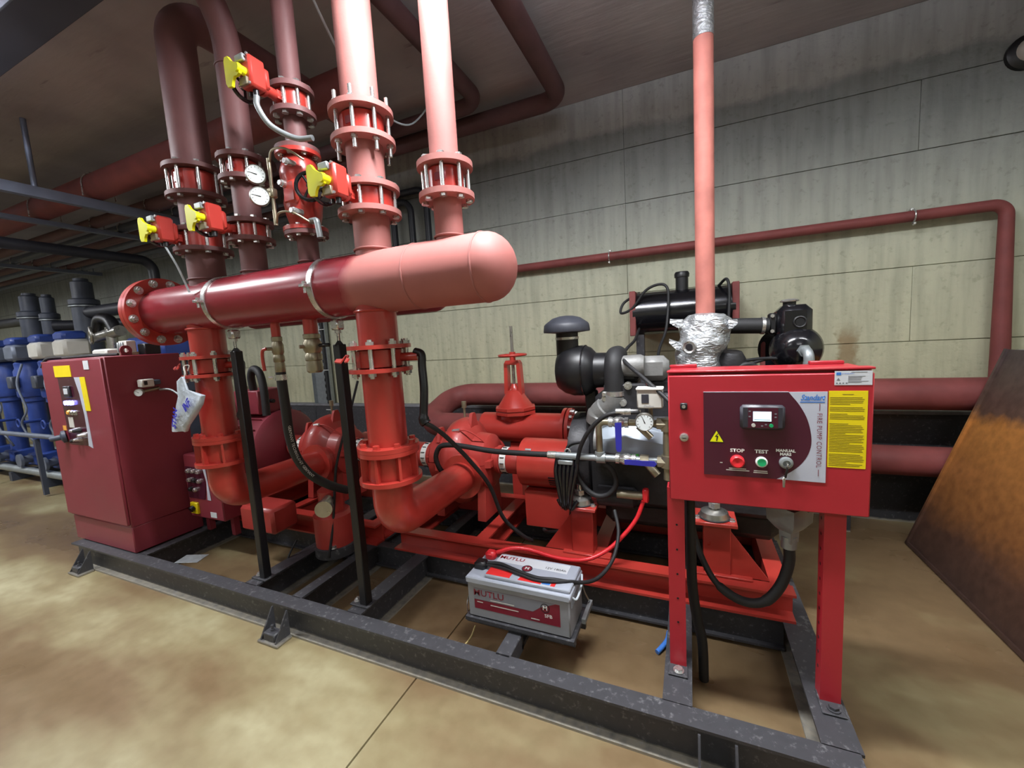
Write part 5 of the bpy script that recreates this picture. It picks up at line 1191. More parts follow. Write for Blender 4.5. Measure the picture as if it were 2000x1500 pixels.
for x in (-0.055, 0.437):
    l = MB().prism([(-0.03, -0.03), (0.03, -0.03), (0.03, -0.024), (-0.024, -0.024), (-0.024, 0.03), (-0.03, 0.03)], (x, 1.635, ZS + 0.003), (1, 0, 0), (0, 1, 0), (0, 0, pz0 - ZS + 0.03)).build('leg', 'panel_red', cp)
    for k in range(11):
        MB().cyl((x - 0.0298, 1.638, 0.28 + k * 0.055), (x - 0.0306, 1.638, 0.28 + k * 0.055), 0.006, seg=10).build('hole', 'ink_black', l)
    for k in range(5 if x < 0 else 0):
        MB().cyl((x + 0.002, 1.6045, 0.36 + k * 0.10), (x + 0.002, 1.6037, 0.36 + k * 0.10), 0.004, seg=10).build('hole', 'ink_black', l)
    f = MB().bbox((x, 1.60, ZS + 0.005), (0.07, 0.10, 0.006), 0.002).build('foot', 'skid', cp)
    link('bolt', bolt_mesh(0.015, 0.012, 'zinc' if x < 0 else 'skid', True), (x + 0.002, 1.575, ZS + 0.009), f)
R_ = Vector((1, 0, 0)); U_ = Vector((0, 0, 1))
def pan(name, m, poly, t, parent=cp, y0=None):
    return MB().prism(poly, (0, yf if y0 is None else y0, 0), (1, 0, 0), (0, 0, 1), (0, -t, 0)).build(name, m, parent)
def rect(x0, x1, z0, z1): return [(x0, z0), (x1, z0), (x1, z1), (x0, z1)]
arc = [(0.262, 0.981), (0.292, 1.0), (0.325, 1.03), (0.347, 1.065), (0.357, 1.105), (0.354, 1.15), (0.342, 1.195), (0.322, 1.235), (0.303, 1.262), (0.293, 1.276)]
arc = [(p_.x, p_.y) for p_ in spline([(a_, c_, 0) for a_, c_ in arc], 4)]
fc = pan('fascia', 'face_plum', [(0.042, 0.981)] + arc + [(0.042, 1.276)], 0.0025)
pan('fascia_edge', 'face_silver', [(0.397, 0.979), (0.397, 1.277)] + arc[::-1], 0.0022)
pan('fascia_rim', 'face_silver', rect(0.042, 0.293, 1.2755, 1.2775), 0.0028)
y2 = yf - 0.0025
text('Standart', cp, (0.357, y2, 1.257), 0.026, R_, U_, 'blue_logo', shear=0.35, bold=0.0006, xs=0.72)
pan('logo_rule', 'blue_logo', rect(0.325, 0.39, 1.2415, 1.2445), 0.0028)
text('FIRE PUMP CONTROL', cp, (0.377, y2, 1.118), 0.0195, (0, 0, -1), (1, 0, 0), 'ink_maroon', xs=0.86, spacing=1.12)
for z0_, z1_ in ((1.215, 1.238), (1.0, 1.022)):
    pan('dash', 'ink_maroon', rect(0.3765, 0.378, z0_, z1_), 0.0028)
# controller module
md = MB().bbox((0.218, y2 - 0.008, 1.193), (0.13, 0.018, 0.083), 0.009).build('controller', 'meter_plastic', cp)
pan('bezel', 'face_plum', rect(0.176, 0.262, 1.158, 1.226), 0.001, md, y2 - 0.0165)
pan('screen', 'screen', rect(0.191, 0.243, 1.181, 1.213), 0.0012, md, y2 - 0.0172)
pan('screen_text', 'ink_grey', rect(0.194, 0.240, 1.185, 1.187), 0.0005, md, y2 - 0.0186)
for x in (0.192, 0.243):
    MB().cyl((x, y2 - 0.017, 1.167), (x, y2 - 0.021, 1.167), 0.006, seg=14).build('key', 'offwhite' if x < 0.2 else 'button_green', md)
for x, z in ((0.181, 1.214), (0.181, 1.196), (0.255, 1.206), (0.255, 1.195), (0.228, 1.17), (0.217, 1.165)):
    pan('icon', 'ink_grey', rect(x - 0.003, x + 0.003, z - 0.002, z + 0.002), 0.0006, md, y2 - 0.0174)
# warning triangle
pan('triangle_rim', 'ink_black', [(0.058, 1.099), (0.107, 1.099), (0.0825, 1.144)], 0.0006, cp, y2)
pan('warning_triangle', 'yellow', [(0.0615, 1.101), (0.1035, 1.101), (0.0825, 1.140)], 0.0006, cp, y2 - 0.0006)
pan('flash_symbol', 'ink_black', [(0.086, 1.131), (0.077, 1.119), (0.083, 1.119), (0.081, 1.104), (0.084, 1.104), (0.088, 1.122), (0.082, 1.122), (0.0885, 1.131)], 0.0005, cp, y2 - 0.0012)
# buttons
for x, s in ((0.146, 'STOP'), (0.218, 'TEST')):
    text(s, cp, (x, y2, 1.0725), 0.0165, R_, U_, 'white', bold=0.0006, xs=1.1)
text('MANUAL', cp, (0.287, y2, 1.0795), 0.0128, R_, U_, 'white', bold=0.0006, xs=1.05)
text('MARS', cp, (0.287, y2, 1.0675), 0.0128, R_, U_, 'white', bold=0.0006, xs=1.0)
MB().lathe([(0.0215, 0), (0.0225, 0.004), (0.022, 0.014), (0.017, 0.02), (0.009, 0.019), (0.004, 0.017)], (0.146, y2, 1.036), (0, -1, 0), 32).build('stop_button', 'button_red', cp)
MB().lathe([(0.0175, 0), (0.018, 0.008), (0.0145, 0.012), (0.012, 0.011)], (0.218, y2, 1.038), (0, -1, 0), 28).build('test_button_ring', 'white', cp)
MB().lathe([(0.0125, 0), (0.0125, 0.014), (0.004, 0.013)], (0.218, y2, 1.038), (0, -1, 0), 24).build('test_button', 'button_green', cp)
MB().lathe([(0.0195, 0), (0.0205, 0.006), (0.018, 0.014), (0.011, 0.016), (0.010, 0.010)], (0.288, y2, 1.040), (0, -1, 0), 28).build('key_switch', 'galv', cp)
MB().bbox((0.288, y2 - 0.024, 1.036), (0.004, 0.022, 0.016), 0.001).build('key', 'steel', cp)
MB().tube(spline([(0.288, y2 - 0.032, 1.034), (0.285, y2 - 0.03, 1.015), (0.284, y2 - 0.02, 0.995)]), 0.0035, 8).build('key_cord', 'ink_black', cp)
MB().bbox((0.281, y2 - 0.014, 0.975), (0.008, 0.004, 0.034), 0.0015).build('spare_key', 'steel', cp)
for x0_, x1_, z in ((0.121, 0.173, 1.0085), (0.112, 0.183, 1.0025), (0.196, 0.236, 1.005), (0.195, 0.237, 0.999), (0.093, 0.101, 1.027)):
    pan('small_print', 'offwhite', rect(x0_, x1_, z - 0.0015, z + 0.0015), 0.0004, cp, y2)
# labels
lb = pan('instruction_label', 'label_yellow', rect(0.4005, 0.4985, 1.032, 1.279), 0.001)
z = 1.268; k = 0
b = MB()
while z > 1.038:
    skip = k in (1, 7, 11, 16, 17, 36)
    if not skip:
        ln = 0.085 if k % 6 else random.uniform(0.04, 0.06)
        x0_ = 0.404 if k else 0.435
        if k == 0: ln = 0.03
        b.prism(rect(x0_, x0_ + ln * random.uniform(0.93, 1.05), z - 0.0009, z + 0.0009), (0, yf - 0.001, 0), (1, 0, 0), (0, 0, 1), (0, -0.0004, 0))
    z -= 0.0052; k += 1
b.build('fine_print', 'label_ink', lb)
wl = pan('maker_label', 'label_white', rect(0.414, 0.5075, 1.297, 1.341), 0.001)
pan('maker_logo', 'blue_logo', rect(0.418, 0.430, 1.328, 1.337), 0.0005, wl, yf - 0.001)
text('STANDART', wl, (0.4315, yf - 0.001, 1.3325), 0.0062, R_, U_, 'blue_logo', align='LEFT')
b = MB()
for zz_ in (1.3245, 1.3215, 1.3175, 1.3135, 1.309, 1.3055):
    b.prism(rect(0.448, 0.448 + random.uniform(0.03, 0.056), zz_ - 0.0007, zz_ + 0.0007), (0, yf - 0.001, 0), (1, 0, 0), (0, 0, 1), (0, -0.0004, 0))
b.prism(rect(0.455, 0.495, 1.3365, 1.338), (0, yf - 0.001, 0), (1, 0, 0), (0, 0, 1), (0, -0.0004, 0))
b.prism([(0.419, 1.312), (0.428, 1.312), (0.4235, 1.32)], (0, yf - 0.001, 0), (1, 0, 0), (0, 0, 1), (0, -0.0004, 0))
for k in range(4):
    b.prism(rect(0.418 + k * 0.008, 0.422 + k * 0.008, 1.301, 1.305), (0, yf - 0.001, 0), (1, 0, 0), (0, 0, 1), (0, -0.0004, 0))
b.build('fine_print', 'ink_grey', wl)
# door locks
MB().bbox((-0.022, yf - 0.006, 1.226), (0.024, 0.012, 0.024), 0.003).build('latch_housing', 'black', cp)
MB().cyl((-0.022, yf - 0.012, 1.226), (-0.022, yf - 0.017, 1.226), 0.006, seg=14).build('latch_pin', 'zinc', cp)
MB().lathe([(0.0155, 0), (0.016, 0.005), (0.013, 0.012), (0.006, 0.014)], (-0.022, yf, 1.112), (0, -1, 0), 24).build('lock', 'zinc', cp)
MB().bbox((-0.022, yf - 0.0145, 1.112), (0.012, 0.002, 0.003), 0.0005).build('lock_slot', 'ink_black', cp)
# plug under the panel and its thick cable
pg = T('cable_plug', 'grey multi-pole plug hanging under the control panel', 'plug', (0.335, 1.72, 0.72))
MB().bbox((0.335, 1.72, 0.845), (0.115, 0.06, 0.05), 0.008).build('socket', 'black', pg)
MB().lathe([(0.075, 0), (0.072, 0.06), (0.045, 0.09), (0.032, 0.10), (0.030, 0.14)], (0.33, 1.72, 0.835), (0, 0, -1), 4).build('hood', 'galv', pg)
MB().cyl((0.33, 1.72, 0.715), (0.33, 1.72, 0.67), 0.026, seg=20).build('gland', 'galv', pg)
tag(MB().tube(spline([(0.33, 1.72, 0.69), (0.33, 1.715, 0.61), (0.30, 1.70, 0.52), (0.245, 1.68, 0.46), (0.17, 1.68, 0.45), (0.09, 1.70, 0.49), (0.04, 1.74, 0.56), (0.01, 1.78, 0.64), (-0.005, 1.80, 0.74), (-0.01, 1.9, 0.85)]), [0.019] * 24 + [0.017] * 16 + [0.012] * 33, 14).build('plug_cable', 'rubber'), 'thick black cable sagging in a loop from the plug under the control panel', 'cable')
tag(MB().tube(spline([(-0.008, 1.70, 0.87), (-0.004, 1.70, 0.6), (0.0, 1.71, 0.45), (0.015, 1.72, 0.32), (0.035, 1.73, 0.2), (0.04, 1.75, 0.02)]), 0.020, 14).build('panel_conduit', 'rubber'), 'dark conduit running down behind the left panel leg', 'conduit')

# ================================================================== BATTERY
bt = T('battery', 'grey starter battery with red and white labels on a small tray', 'battery', (-0.73, 1.67, 0.205))
bx0, bx1, by0, by1, bz0, bz1 = -0.985, -0.475, 1.560, 1.782, 0.205, 0.42
MB().bbox(((bx0 + bx1) / 2, (by0 + by1) / 2, (bz0 + 0.378) / 2), (bx1 - bx0 - 0.012, by1 - by0 - 0.012, 0.378 - bz0), 0.006).build('case', 'grey_bat', bt)
MB().bbox(((bx0 + bx1) / 2, (by0 + by1) / 2, 0.387), (bx1 - bx0, by1 - by0, 0.032), 0.006).build('lid', 'grey_bat_lid', bt)
MB().bbox(((bx0 + bx1) / 2 + 0.045, (by0 + by1) / 2 + 0.005, 0.411), (bx1 - bx0 - 0.10, by1 - by0 - 0.022, 0.018), 0.005).build('lid_top', 'grey_bat_lid', bt)
zt = 0.4200
def top(name, m, poly, t=0.0008, z=zt):
    return MB().prism(poly, (0, 0, z), (1, 0, 0), (0, 1, 0), (0, 0, t)).build(name, m, bt)
top('top_label', 'label_white', [(-0.885, 1.700), (-0.525, 1.690), (-0.525, 1.762), (-0.885, 1.762)])
top('red_band', 'label_red', [(-0.885, 1.583), (-0.765, 1.583), (-0.765, 1.628), (-0.885, 1.640)])
top('red_band', 'label_red', [(-0.725, 1.583), (-0.615, 1.583), (-0.615, 1.628), (-0.715, 1.628)])
top('hologram', 'blue_logo', [(-0.61, 1.588), (-0.575, 1.588), (-0.575, 1.626), (-0.61, 1.626)])
top('red_band', 'label_red', [(-0.57, 1.583), (-0.55, 1.583), (-0.55, 1.628), (-0.57, 1.628)])
text('MUTLU', bt, (-0.815, 1.738, zt + 0.0009), 0.036, R_, (0, 1, 0), 'ink_red', bold=0.0005, xs=1.1)
text('12V 180Ah', bt, (-0.585, 1.712, zt + 0.0009), 0.024, R_, (0, 1, 0), 'ink_black', xs=0.95)
text('SFB', bt, (-0.745, 1.640, zt + 0.0002), 0.024, R_, (0, 1, 0), 'white', bold=0.0003, xs=1.1)
MB()._ring(Vector((-0.715, 1.68, zt + 0.0004)), Vector((-0.715, 1.68, zt + 0.0016)), 0.026, 0.022, 28).build('emblem_ring', 'ink_black', bt)
top('emblem', 'label_maroon', [(-0.715 + 0.022 * math.cos(2 * PI * k / 24), 1.68 + 0.022 * math.sin(2 * PI * k / 24)) for k in range(24)], 0.0006, zt + 0.0006)
text('M', bt, (-0.715, 1.68, zt + 0.0013), 0.03, R_, (0, 1, 0), 'white', bold=0.0003)
fy2 = by0 + 0.006
def front(name, m, poly, t=0.0008, y=fy2):
    return MB().prism(poly, (0, y, 0), (1, 0, 0), (0, 0, 1), (0, -t, 0)).build(name, m, bt)
front('front_label', 'label_maroon', rect(-0.945, -0.525, 0.250, 0.352))
front('front_label_upper', 'ink_grey', [(-0.945, 0.352), (-0.945, 0.296), (-0.65, 0.296), (-0.615, 0.322), (-0.545, 0.352)], 0.0006, fy2 - 0.0008)
text('MUTLU', bt, (-0.868, fy2 - 0.0014, 0.329), 0.042, R_, U_, 'label_maroon', bold=0.0006, xs=1.15)
MB()._ring(Vector((-0.592, fy2 - 0.0006, 0.324)), Vector((-0.592, fy2 - 0.0018, 0.324)), 0.021, 0.018, 28).build('emblem_ring', 'ink_black', bt)
text('M', bt, (-0.592, fy2 - 0.0014, 0.324), 0.03, R_, U_, 'white', bold=0.0003)
text('SFB', bt, (-0.578, fy2 - 0.0008, 0.288), 0.022, R_, U_, 'white', bold=0.0003, xs=1.1)
for x0_, x1_, z in ((-0.93, -0.90, 0.284), (-0.86, -0.74, 0.303), (-0.86, -0.72, 0.279), (-0.66, -0.62, 0.262)):
    front('small_print', 'offwhite', rect(x0_, x1_, z - 0.002, z + 0.002), 0.0004, fy2 - 0.0014)
for k in range(9):
    MB().bx(bx1 - 0.007, bx1 - 0.003, by0 + 0.03 + k * 0.019, by0 + 0.04 + k * 0.019, 0.33, 0.372).build('grip_rib', 'grey_bat_lid', bt)
MB().tube(spline([(bx1 - 0.004, 1.60, 0.375), (bx1 + 0.012, 1.62, 0.36), (bx1 + 0.014, 1.70, 0.375), (bx1 + 0.006, 1.745, 0.40)]), 0.005, 8).build('rope_handle', 'cable_white', bt)
MB().bbox((-0.935, 1.745, 0.42), (0.055, 0.05, 0.045), 0.012).build('positive_boot', 'button_red', bt)
MB().bbox((-0.945, 1.655, 0.418), (0.06, 0.055, 0.04), 0.010).build('negative_boot', 'black', bt)
ty_ = T('battery_tray', 'dark angle-iron tray with hooked strap under the battery', 'tray', (-0.73, 1.67, 0.12))
MB().bx(bx0 - 0.01, bx1 + 0.01, by0 - 0.006, by1 + 0.006, 0.186, 0.203).build('plate', 'skid', ty_)
MB().bx(bx0 - 0.01, bx1 + 0.01, by0 + 0.01, by0 + 0.03, 0.168, 0.187).build('front_angle', 'skid', ty_)
MB().bx(bx0 - 0.01, bx1 + 0.01, by1 - 0.03, by1 - 0.01, 0.12, 0.187).build('rear_angle', 'skid', ty_)
MB().bx(bx1 + 0.012, bx1 + 0.03, by1 - 0.10, by1 + 0.05, 0.20, 0.222).build('side_bar', 'galv', ty_)
MB().bx(-0.78, -0.71, 1.56, 2.02, 0.10, 0.12).build('tray_arm', 'skid', ty_)
MB().tube(spline([(bx1 + 0.02, by1 + 0.04, 0.215), (bx1 + 0.012, by1 - 0.02, 0.30), (bx1 + 0.006, by1 - 0.04, 0.36)]), 0.0035, 6).build('hook_rod', 'steel', ty_)
MB().tube(spline([(bx0 - 0.008, by1 - 0.14, 0.35), (bx0 - 0.04, by1 - 0.10, 0.28), (bx0 - 0.06, by1 - 0.12, 0.195), (bx0 - 0.01, by0 + 0.02, 0.192)]), 0.0035, 6).build('hook_rod', 'steel', ty_)
tag(MB().tube(spline([(-0.91, 1.755, 0.43), (-0.84, 1.79, 0.445), (-0.76, 1.82, 0.435), (-0.62, 1.87, 0.385), (-0.50, 1.93, 0.365), (-0.40, 1.99, 0.40), (-0.32, 2.04, 0.47), (-0.26, 2.07, 0.55), (-0.225, 2.09, 0.64)]), 0.0105, 12).build('positive_cable', 'button_red'), 'red battery cable curving up to the starter', 'cable')
tag(MB().tube(spline([(-0.91, 1.655, 0.43), (-0.84, 1.66, 0.432), (-0.74, 1.63, 0.432), (-0.64, 1.61, 0.43), (-0.56, 1.62, 0.43), (-0.47, 1.66, 0.41), (-0.40, 1.75, 0.39), (-0.35, 1.88, 0.42), (-0.34, 2.0, 0.50), (-0.37, 2.08, 0.58)]), 0.009, 10).build('negative_cable', 'rubber'), 'black battery cable crossing the battery top and rising to the engine', 'cable')
tag(MB().tube(spline([(-0.91, 1.645, 0.425), (-0.82, 1.635, 0.43), (-0.72, 1.612, 0.428), (-0.64, 1.597, 0.426), (-0.56, 1.607, 0.428), (-0.49, 1.64, 0.425), (-0.46, 1.66, 0.41)]), 0.006, 8).build('charger_wire', 'rubber'), 'thin black charger wire lying beside the cable on the battery', 'wire')
tag(MB().tube(spline([(-1.10, 1.51, 1.145), (-1.08, 1.54, 1.12), (-1.06, 1.62, 1.05), (-1.03, 1.76, 0.9), (-1.0, 1.9, 0.72), (-0.98, 2.0, 0.50), (-0.90, 2.06, 0.38), (-0.86, 2.12, 0.32)]), 0.011, 10).build('sensor_cable', 'rubber'), 'black cable slanting from the right valve lever down to the base frame', 'cable')
tag(MB().tube(spline([(-2.05, 2.1, 1.28), (-2.02, 1.98, 1.10), (-2.02, 1.90, 0.95), (-2.05, 1.86, 0.80), (-2.06, 1.84, 0.70), (-2.08, 1.80, 0.40), (-2.10, 1.76, 0.20)]), 0.008, 8).build('sensing_line', 'rubber'), 'thin dark sensing line hanging behind the printed hose', 'tube')

# ================================================================== RUSTY SHEET, WALL PIPE, WALL LAMP
rs = T('rusty_plate', 'large rusty steel plate leaning at the right edge', 'steel plate', (1.35, 2.4, 0))
import mathutils
bot, topx, topz = 1.305, 1.712, 1.265
d = Vector((topx - bot, 0, topz)).normalized(); nrm = Vector((-d.z, 0, d.x)); L = math.hypot(topx - bot, topz)
MB().prism([(0, 0), (L, 0), (L, 1.95), (0, 1.95)], Vector((bot, 1.42, 0.004)), d, (0, 1, 0), nrm * -0.012).build('sheet', 'rust_sheet', rs)
for y in (3.352,):
    MB().prism([(0, 0), (L, 0), (L, 0.018), (0, 0.018)], Vector((bot, y, 0.004)), d, (0, 1, 0), nrm * 0.014).build('edge_fold', 'rust_sheet', rs)
MB().prism([(0, 0), (0.018, 0), (0.018, 1.95), (0, 1.95)], Vector((bot, 1.42, 0.004)), d, (0, 1, 0), nrm * 0.014).build('edge_fold', 'rust_sheet', rs)
wp = T('wall_pipe', 'slim dark red pipe along the back wall turning down at the right', 'pipe', (0, 3.74, 2.1))
MB().tube(fillet([(-3.2, 3.735, 2.165), (1.85, 3.735, 2.165), (1.87, 3.735, 1.0)], 0.07, 10), [0.036] * 1 + [0.036] * 11 + [0.05] * 1, 20).build('pipe', 'rust_pipe', wp)
for x in (-0.635, 1.394, -2.6):
    MB().tube([(x, 3.735 - 0.043 * math.sin(a), 2.165 - 0.043 * math.cos(a)) for a in [PI * k / 10 for k in range(11)]] + [(x, 3.80, 2.21)], 0.005, 8).bbox((x, 3.715, 2.113), (0.016, 0.03, 0.016), 0.003).bbox((x, 3.78, 2.215), (0.02, 0.06, 0.02), 0.003).build('pipe_clip', 'zinc', wp)
bh = T('bulkhead_lamp', 'oval caged bulkhead lamp high on the wall at the right edge', 'lamp', (1.90, 3.78, 3.05))
MB().lathe([(0.10, 0), (0.10, 0.03), (0.07, 0.05)], (1.93, YB - 0.006, 3.07), (0, -1, 0), 28).build('base', 'black', bh)
MB().lathe([(0.07, 0.03), (0.065, 0.07), (0.045, 0.10), (0, 0.11)], (1.93, YB - 0.006, 3.07), (0, -1, 0), 24).build('glass', 'offwhite', bh)
# repaired stain lump on the wall
ct2 = T('cable_tray', 'perforated galvanised vertical cable tray on the wall behind the header', 'cable tray', (-4.25, 3.78, 0.6))
MB().bx(-4.40, -4.10, 3.79, 3.80, 0.5, 2.6).bx(-4.40, -4.395, 3.74, 3.80, 0.5, 2.6).bx(-4.105, -4.10, 3.74, 3.80, 0.5, 2.6).build('channel', 'galv', ct2)
for k in range(26):
    MB().bx(-4.24, -4.20, 3.786, 3.7895, 0.56 + k * 0.078, 0.60 + k * 0.078).build('slot', 'ink_black', ct2)
MB().tube([(-4.17, 3.765, 0.5), (-4.17, 3.765, 2.6)], 0.022, 10).tube([(-4.13, 3.765, 0.5), (-4.13, 3.765, 2.6)], 0.014, 10).build('cable', 'rubber', ct2)
for k in range(4):
    MB().bx(-4.21, -4.105, 3.735, 3.74, 0.75 + k * 0.5, 0.757 + k * 0.5).build('cable_tie', 'white', ct2)
for k, x in enumerate((-2.90, -2.67, -2.47)):
    t = T('drain_pipe', ['left of three dark pipes dropping behind the right risers', 'middle of three dark pipes dropping behind the right risers', 'right of three dark pipes dropping behind the right risers'][k], 'pipe', (x, 3.7, 2.2), 'dark pipes on the wall behind the risers')
    MB().tube(fillet([(x, 3.72, 2.25), (x, 3.72, (2.92, 3.0, 3.09)[k]), (x - 0.6, 3.72, (2.92, 3.0, 3.09)[k])], 0.12, 8), 0.034, 16).build('pipe', 'pvc_black', t)
    MB().bx(x - 0.05, x + 0.05, 3.72, YB - 0.012, 2.35, 2.38).build('pipe_clip', 'zinc', t)

# ================================================================== CEILING SERVICES
def run(name, label, pts, r, m, rad=0.12, group='ceiling pipes', seg=22):
    t = T(name, label, 'pipe', pts[0], group)
    MB().tube(fillet(pts, rad, 8), r, seg).build('pipe', m, t)
    return t
CP = [(2.15, 3.115, 0.11, 'rust_pipe', 'thickest rust red pipe under the ceiling behind the left risers', -9.0, -1.9),
      (2.55, 3.06, 0.055, 'dark_pipe', 'dark red pipe next behind the thick ceiling pipe', -13.5, -3.2),
      (2.78, 3.05, 0.045, 'slate', 'slate grey pipe in the ceiling rack, third from the front', -13.5, -3.6),
      (3.0, 3.05, 0.045, 'dark_pipe', 'dull red pipe in the ceiling rack, fourth from the front', -13.5, -3.8),
      (3.18, 3.045, 0.04, 'slate_light', 'pale grey pipe in the ceiling rack, fifth from the front', -13.5, -4.0),
      (3.36, 3.05, 0.045, 'dark_pipe', 'dull red pipe in the ceiling rack, sixth from the front', -13.5, -4.0),
      (3.52, 3.04, 0.035, 'slate_light', 'pale grey pipe in the ceiling rack nearest the wall', -13.5, -4.2)]
for y, z, r, m, lab, x0, x1 in CP:
    t = run('ceiling_pipe', lab, [(x0, y, z), (x1, y, z)], r, m)
    for x in (-5.02, -6.1, -9.0):
        if x > x0 + 0.1:
            MB().tube([(x + 0.05, y - r - 0.006, z - r)] + [(x + 0.05, y + (r + 0.006) * math.cos(a), z + (r + 0.006) * math.sin(a)) for a in [PI - PI * k / 8 for k in range(9)]] + [(x + 0.05, y + r + 0.006, z - r)], 0.006, 6).build('u_clamp', 'zinc', t)
for x, z, h, lab in ((-5.02, 3.0, 0.085, 'blue grey steel channel carrying the ceiling pipes behind the leftmost riser'), (-6.1, 3.00, 0.045, 'thin steel channel carrying the ceiling pipes further left'), (-9.0, 3.0, 0.05, 'far steel channel carrying the ceiling pipes')):
    t = T('support_channel', lab, 'channel', (x, 2.5, z), 'channels under the ceiling pipes')
    ibeam(MB(), (x, 1.15 if x > -6 else 1.0, z - h), (x, 3.75, z - h), h, 0.06, 0.006, 0.006, -1).build('channel', 'ceiling_steel', t)
    for y in (1.75, 3.65):
        MB().cyl((x, y, z), (x, y, ZC), 0.02 if y < 2 else 0.008, seg=10).build('hanger_rod', 'ceiling_steel', t)
run('black_pipe', 'black pipe crossing left of the header flange and turning down', [(-6.0, 0.2, 2.70), (-6.0, 3.0, 2.70), (-6.0, 3.0, 2.0)], 0.055, 'pvc_black', 0.13, 'black plastic pipes')
run('elbow_pipe', 'dark rust pipe with an elbow under the ceiling right of the risers', [(-0.93, 0.2, 3.40), (-0.93, 3.44, 3.40), (-6.5, 3.44, 3.40)], 0.07, 'dark_pipe', 0.16, 'rust pipes high by the wall')
run('elbow_pipe', 'second dark rust pipe with an elbow nearer the risers under the ceiling', [(-1.55, 1.0, 3.43), (-1.55, 3.22, 3.43), (-6.5, 3.22, 3.40)], 0.06, 'dark_pipe', 0.16, 'rust pipes high by the wall')
du = T('ceiling_duct', 'dark square duct under the ceiling in the top left corner', 'duct', (-4.0, 1.2, 3.26))
MB().bbox((-5.4, 1.17, 3.33), (6.4, 0.20, 0.14), 0.006).build('casing', 'duct', du)
for x in (-4.6, -6.6):
    MB().bx(x - 0.01, x + 0.01, 1.06, 1.28, 3.255, 3.405).bx(x - 0.006, x + 0.006, 1.16, 1.18, 3.4, ZC).build('hanger', 'galv', du)
tag(MB().tube(spline([(-1.62, 1.35, ZC - 0.002), (-1.60, 1.55, 3.2), (-1.64, 1.8, 3.0), (-1.70, 2.1, 2.92), (-1.75, 2.5, 3.0), (-1.8, 2.9, 3.35)]), 0.006, 8).build('hanging_cable', 'cable_white'), 'thin pale cable hanging from the ceiling between the middle risers', 'cable')

# ================================================================== BLUE BOOSTER PUMP SET (far left)
bs = T('booster_skid', 'grey pipe rail base under the blue booster pumps', 'base', (-8.2, 2.6, 0))
for y in (2.25, 3.0):
    MB().cyl((-10.6, y, 0.16), (-6.4, y, 0.16), 0.045, seg=20).build('rail', 'galv', bs)
for x in (-10.4, -9.4, -8.4, -7.4, -6.5):
    MB().bx(x - 0.04, x + 0.04, 2.2, 3.05, 0, 0.12).build('sleeper', 'slate', bs)
pn = ['blue upright booster pump nearest the tall red cabinet', 'blue upright booster pump second from the tall red cabinet', 'blue upright booster pump third from the tall red cabinet', 'blue upright booster pump fourth from the tall red cabinet', 'blue upright booster pump at the far left edge']
for k, x in enumerate((-6.7, -7.35, -8.05, -8.8, -9.6)):
    for y, grp in ((2.45, 0),):
        t = T('booster_pump', pn[k], 'pump', (x, y, 0.12), 'blue booster pumps')
        MB().bbox((x, y, 0.28), (0.30, 0.26, 0.16), 0.02).build('foot', 'pump_blue', t)
        MB().lathe([(0.09, 0), (0.09, 0.68), (0.12, 0.70), (0.12, 0.76)], (x, y, 0.36), (0, 0, 1), 24).build('stage_casing', 'pump_blue', t)
        MB().lathe([(0.14, 0), (0.15, 0.02), (0.15, 0.34), (0.13, 0.38), (0.135, 0.44), (0.10, 0.48)], (x, y, 1.12), (0, 0, 1), 28).build('motor', 'pump_blue', t)
        MB().bbox((x + 0.02, y - 0.17, 1.32), (0.14, 0.08, 0.16), 0.015).build('terminal_box', 'slate', t)
        MB().bbox((x + 0.05, y - 0.06, 1.70), (0.30, 0.24, 0.20), 0.03).build('drive_unit', 'offwhite' if k < 2 else 'slate_light', t)
        MB().bbox((x + 0.05, y - 0.06, 1.84), (0.26, 0.22, 0.11), 0.03).build('drive_cover', 'pump_blue', t)
        MB().cyl((x, y - 0.13, 0.30), (x, y - 0.24, 0.30), 0.05, seg=18).cyl((x, y - 0.22, 0.30), (x, y - 0.25, 0.30), 0.085, seg=20).build('port', 'slate_light', t)
        MB().cyl((x + 0.12, y - 0.2, 0.80), (x + 0.12, y - 0.02, 0.80), 0.02, seg=12).torus((x + 0.12, y - 0.22, 0.80), (0, 1, 0), 0.05, 0.01, 20, 8).build('valve_wheel', 'pump_blue', t)
for y, z, lab in ((2.05, 0.72, 'pale steel manifold pipe in front of the blue booster pumps'), (3.12, 0.55, 'grey manifold pipe behind the blue booster pumps')):
    t = T('manifold', lab, 'pipe', (-8.2, y, z), 'booster manifolds')
    MB().cyl((-10.8, y, z), (-6.35, y, z), 0.028 if y < 2.5 else 0.09, seg=20).build('pipe', 'slate_light', t)
    for x in (-10.0, -8.4, -6.9):
        MB().bx(x - 0.02, x + 0.02, y - 0.02, y + 0.02, 0.02, z - 0.04).build('leg', 'slate', t)
for k, (x, y, zt_, lab) in enumerate(((-7.41, 2.86, 2.63, 'tallest dark pipe stack beside the header flange'), (-8.98, 2.86, 2.59, 'dark pipe stack with a cap at the far left'), (-8.50, 2.88, 2.53, 'slim dark pipe stack close beside the far left one'))):
    t = T('pipe_stack', lab, 'pipe', (x, y, 1.0), 'dark pipe stacks of the booster set')
    r = 0.135 if k < 2 else 0.095
    MB().lathe([(r * 1.15, 0.55), (r * 1.05, 0.9), (r, 1.4), (r, zt_ - 0.35), (r * 1.15, zt_ - 0.34), (r * 1.15, zt_ - 0.28), (r * 0.8, zt_ - 0.26), (r * 0.8, zt_ - 0.05), (r * 0.55, zt_ - 0.03), (r * 0.55, zt_), ], (x, y, 0), (0, 0, 1), 28).build('stack', 'slate', t)
    MB()._ring(Vector((x, y, zt_ - 0.37)), Vector((x, y, zt_ - 0.355)), r * 1.18, r * 0.9, 28).build('band', 'galv', t)
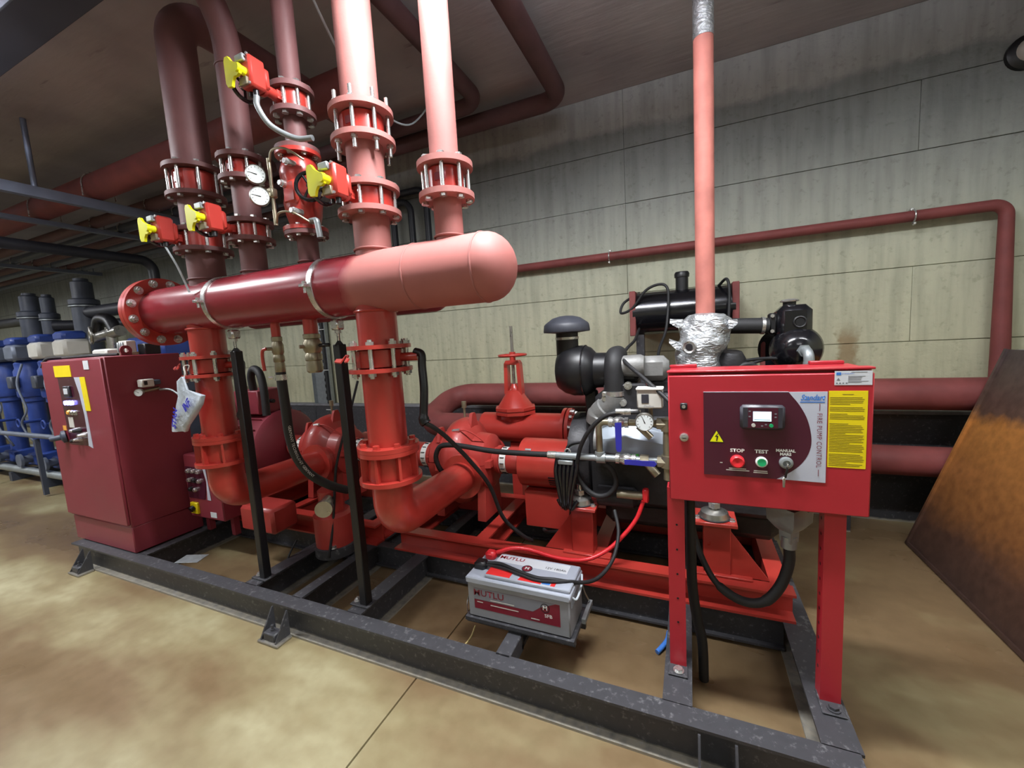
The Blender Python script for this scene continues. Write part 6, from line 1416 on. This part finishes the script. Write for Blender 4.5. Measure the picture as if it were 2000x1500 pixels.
run('branch_pipe', 'black branch pipe from the tall stack towards the header flange', [(-7.35, 2.86, 2.18), (-5.7, 2.95, 2.18)], 0.08, 'pvc_black', 0.1, 'black plastic pipes')
run('branch_pipe', 'black branch pipe from the far stack running behind the tall stack', [(-8.42, 2.88, 2.08), (-8.1, 3.3, 2.08), (-6.0, 3.35, 2.02)], 0.075, 'pvc_black', 0.15, 'black plastic pipes')
run('branch_pipe', 'black pipe leaving the far left edge above the booster pumps', [(-9.05, 2.86, 2.20), (-12.5, 2.86, 2.25)], 0.07, 'pvc_black', 0.1, 'black plastic pipes')
t = T('dosing_valve', 'cluster of silver fittings beside the tall dark stack', 'valve', (-6.1, 2.5, 1.7))
MB().cyl((-6.35, 2.5, 1.80), (-5.8, 2.5, 1.85), 0.06, seg=16).cyl((-6.0, 2.5, 1.55), (-6.0, 2.5, 1.9), 0.05, seg=16).torus((-6.2, 2.4, 1.82), (0.3, 1, 0), 0.09, 0.015, 20, 8).build('fitting', 'steel', t)
MB().tube(spline([(-6.3, 2.5, 1.85), (-6.2, 2.5, 2.0), (-6.0, 2.5, 1.98), (-5.9, 2.5, 1.86)]), 0.06, 14).build('elbow', 'black', t)
MB().cyl((-6.0, 2.5, 0.0), (-6.0, 2.5, 1.6), 0.06, seg=16).build('downpipe', 'slate', t)
t = T('blue_tank', 'blue pump drive housing seen below the header flange', 'housing', (-5.35, 2.6, 1.4))
MB().bbox((-5.25, 2.6, 1.62), (0.7, 0.4, 0.26), 0.05).build('cover', 'pump_blue', t)
MB().bbox((-5.25, 2.6, 1.30), (0.6, 0.36, 0.36), 0.03).build('body', 'slate', t)
MB().bx(-5.45, -5.05, 2.45, 2.75, 0, 1.13).build('pedestal', 'slate', t)
b = MB()
for k in range(4):
    x = -7.0 - k * 0.75
    t = tag(MB().tube(spline([(x, 2.3, 1.55), (x + 0.1, 2.2, 1.3), (x + 0.3, 2.18, 1.0), (x + 0.2, 2.15, 0.8), (x + 0.4, 2.2, 0.5)]), 0.012, 8).build('pump_cable', 'slate_light'),
        ['pale cable hanging on the booster pump nearest the red cabinet', 'pale cable hanging on the second booster pump', 'pale cable hanging on the third booster pump', 'pale cable hanging on the fourth booster pump'][k], 'cable', 'booster pump cables')
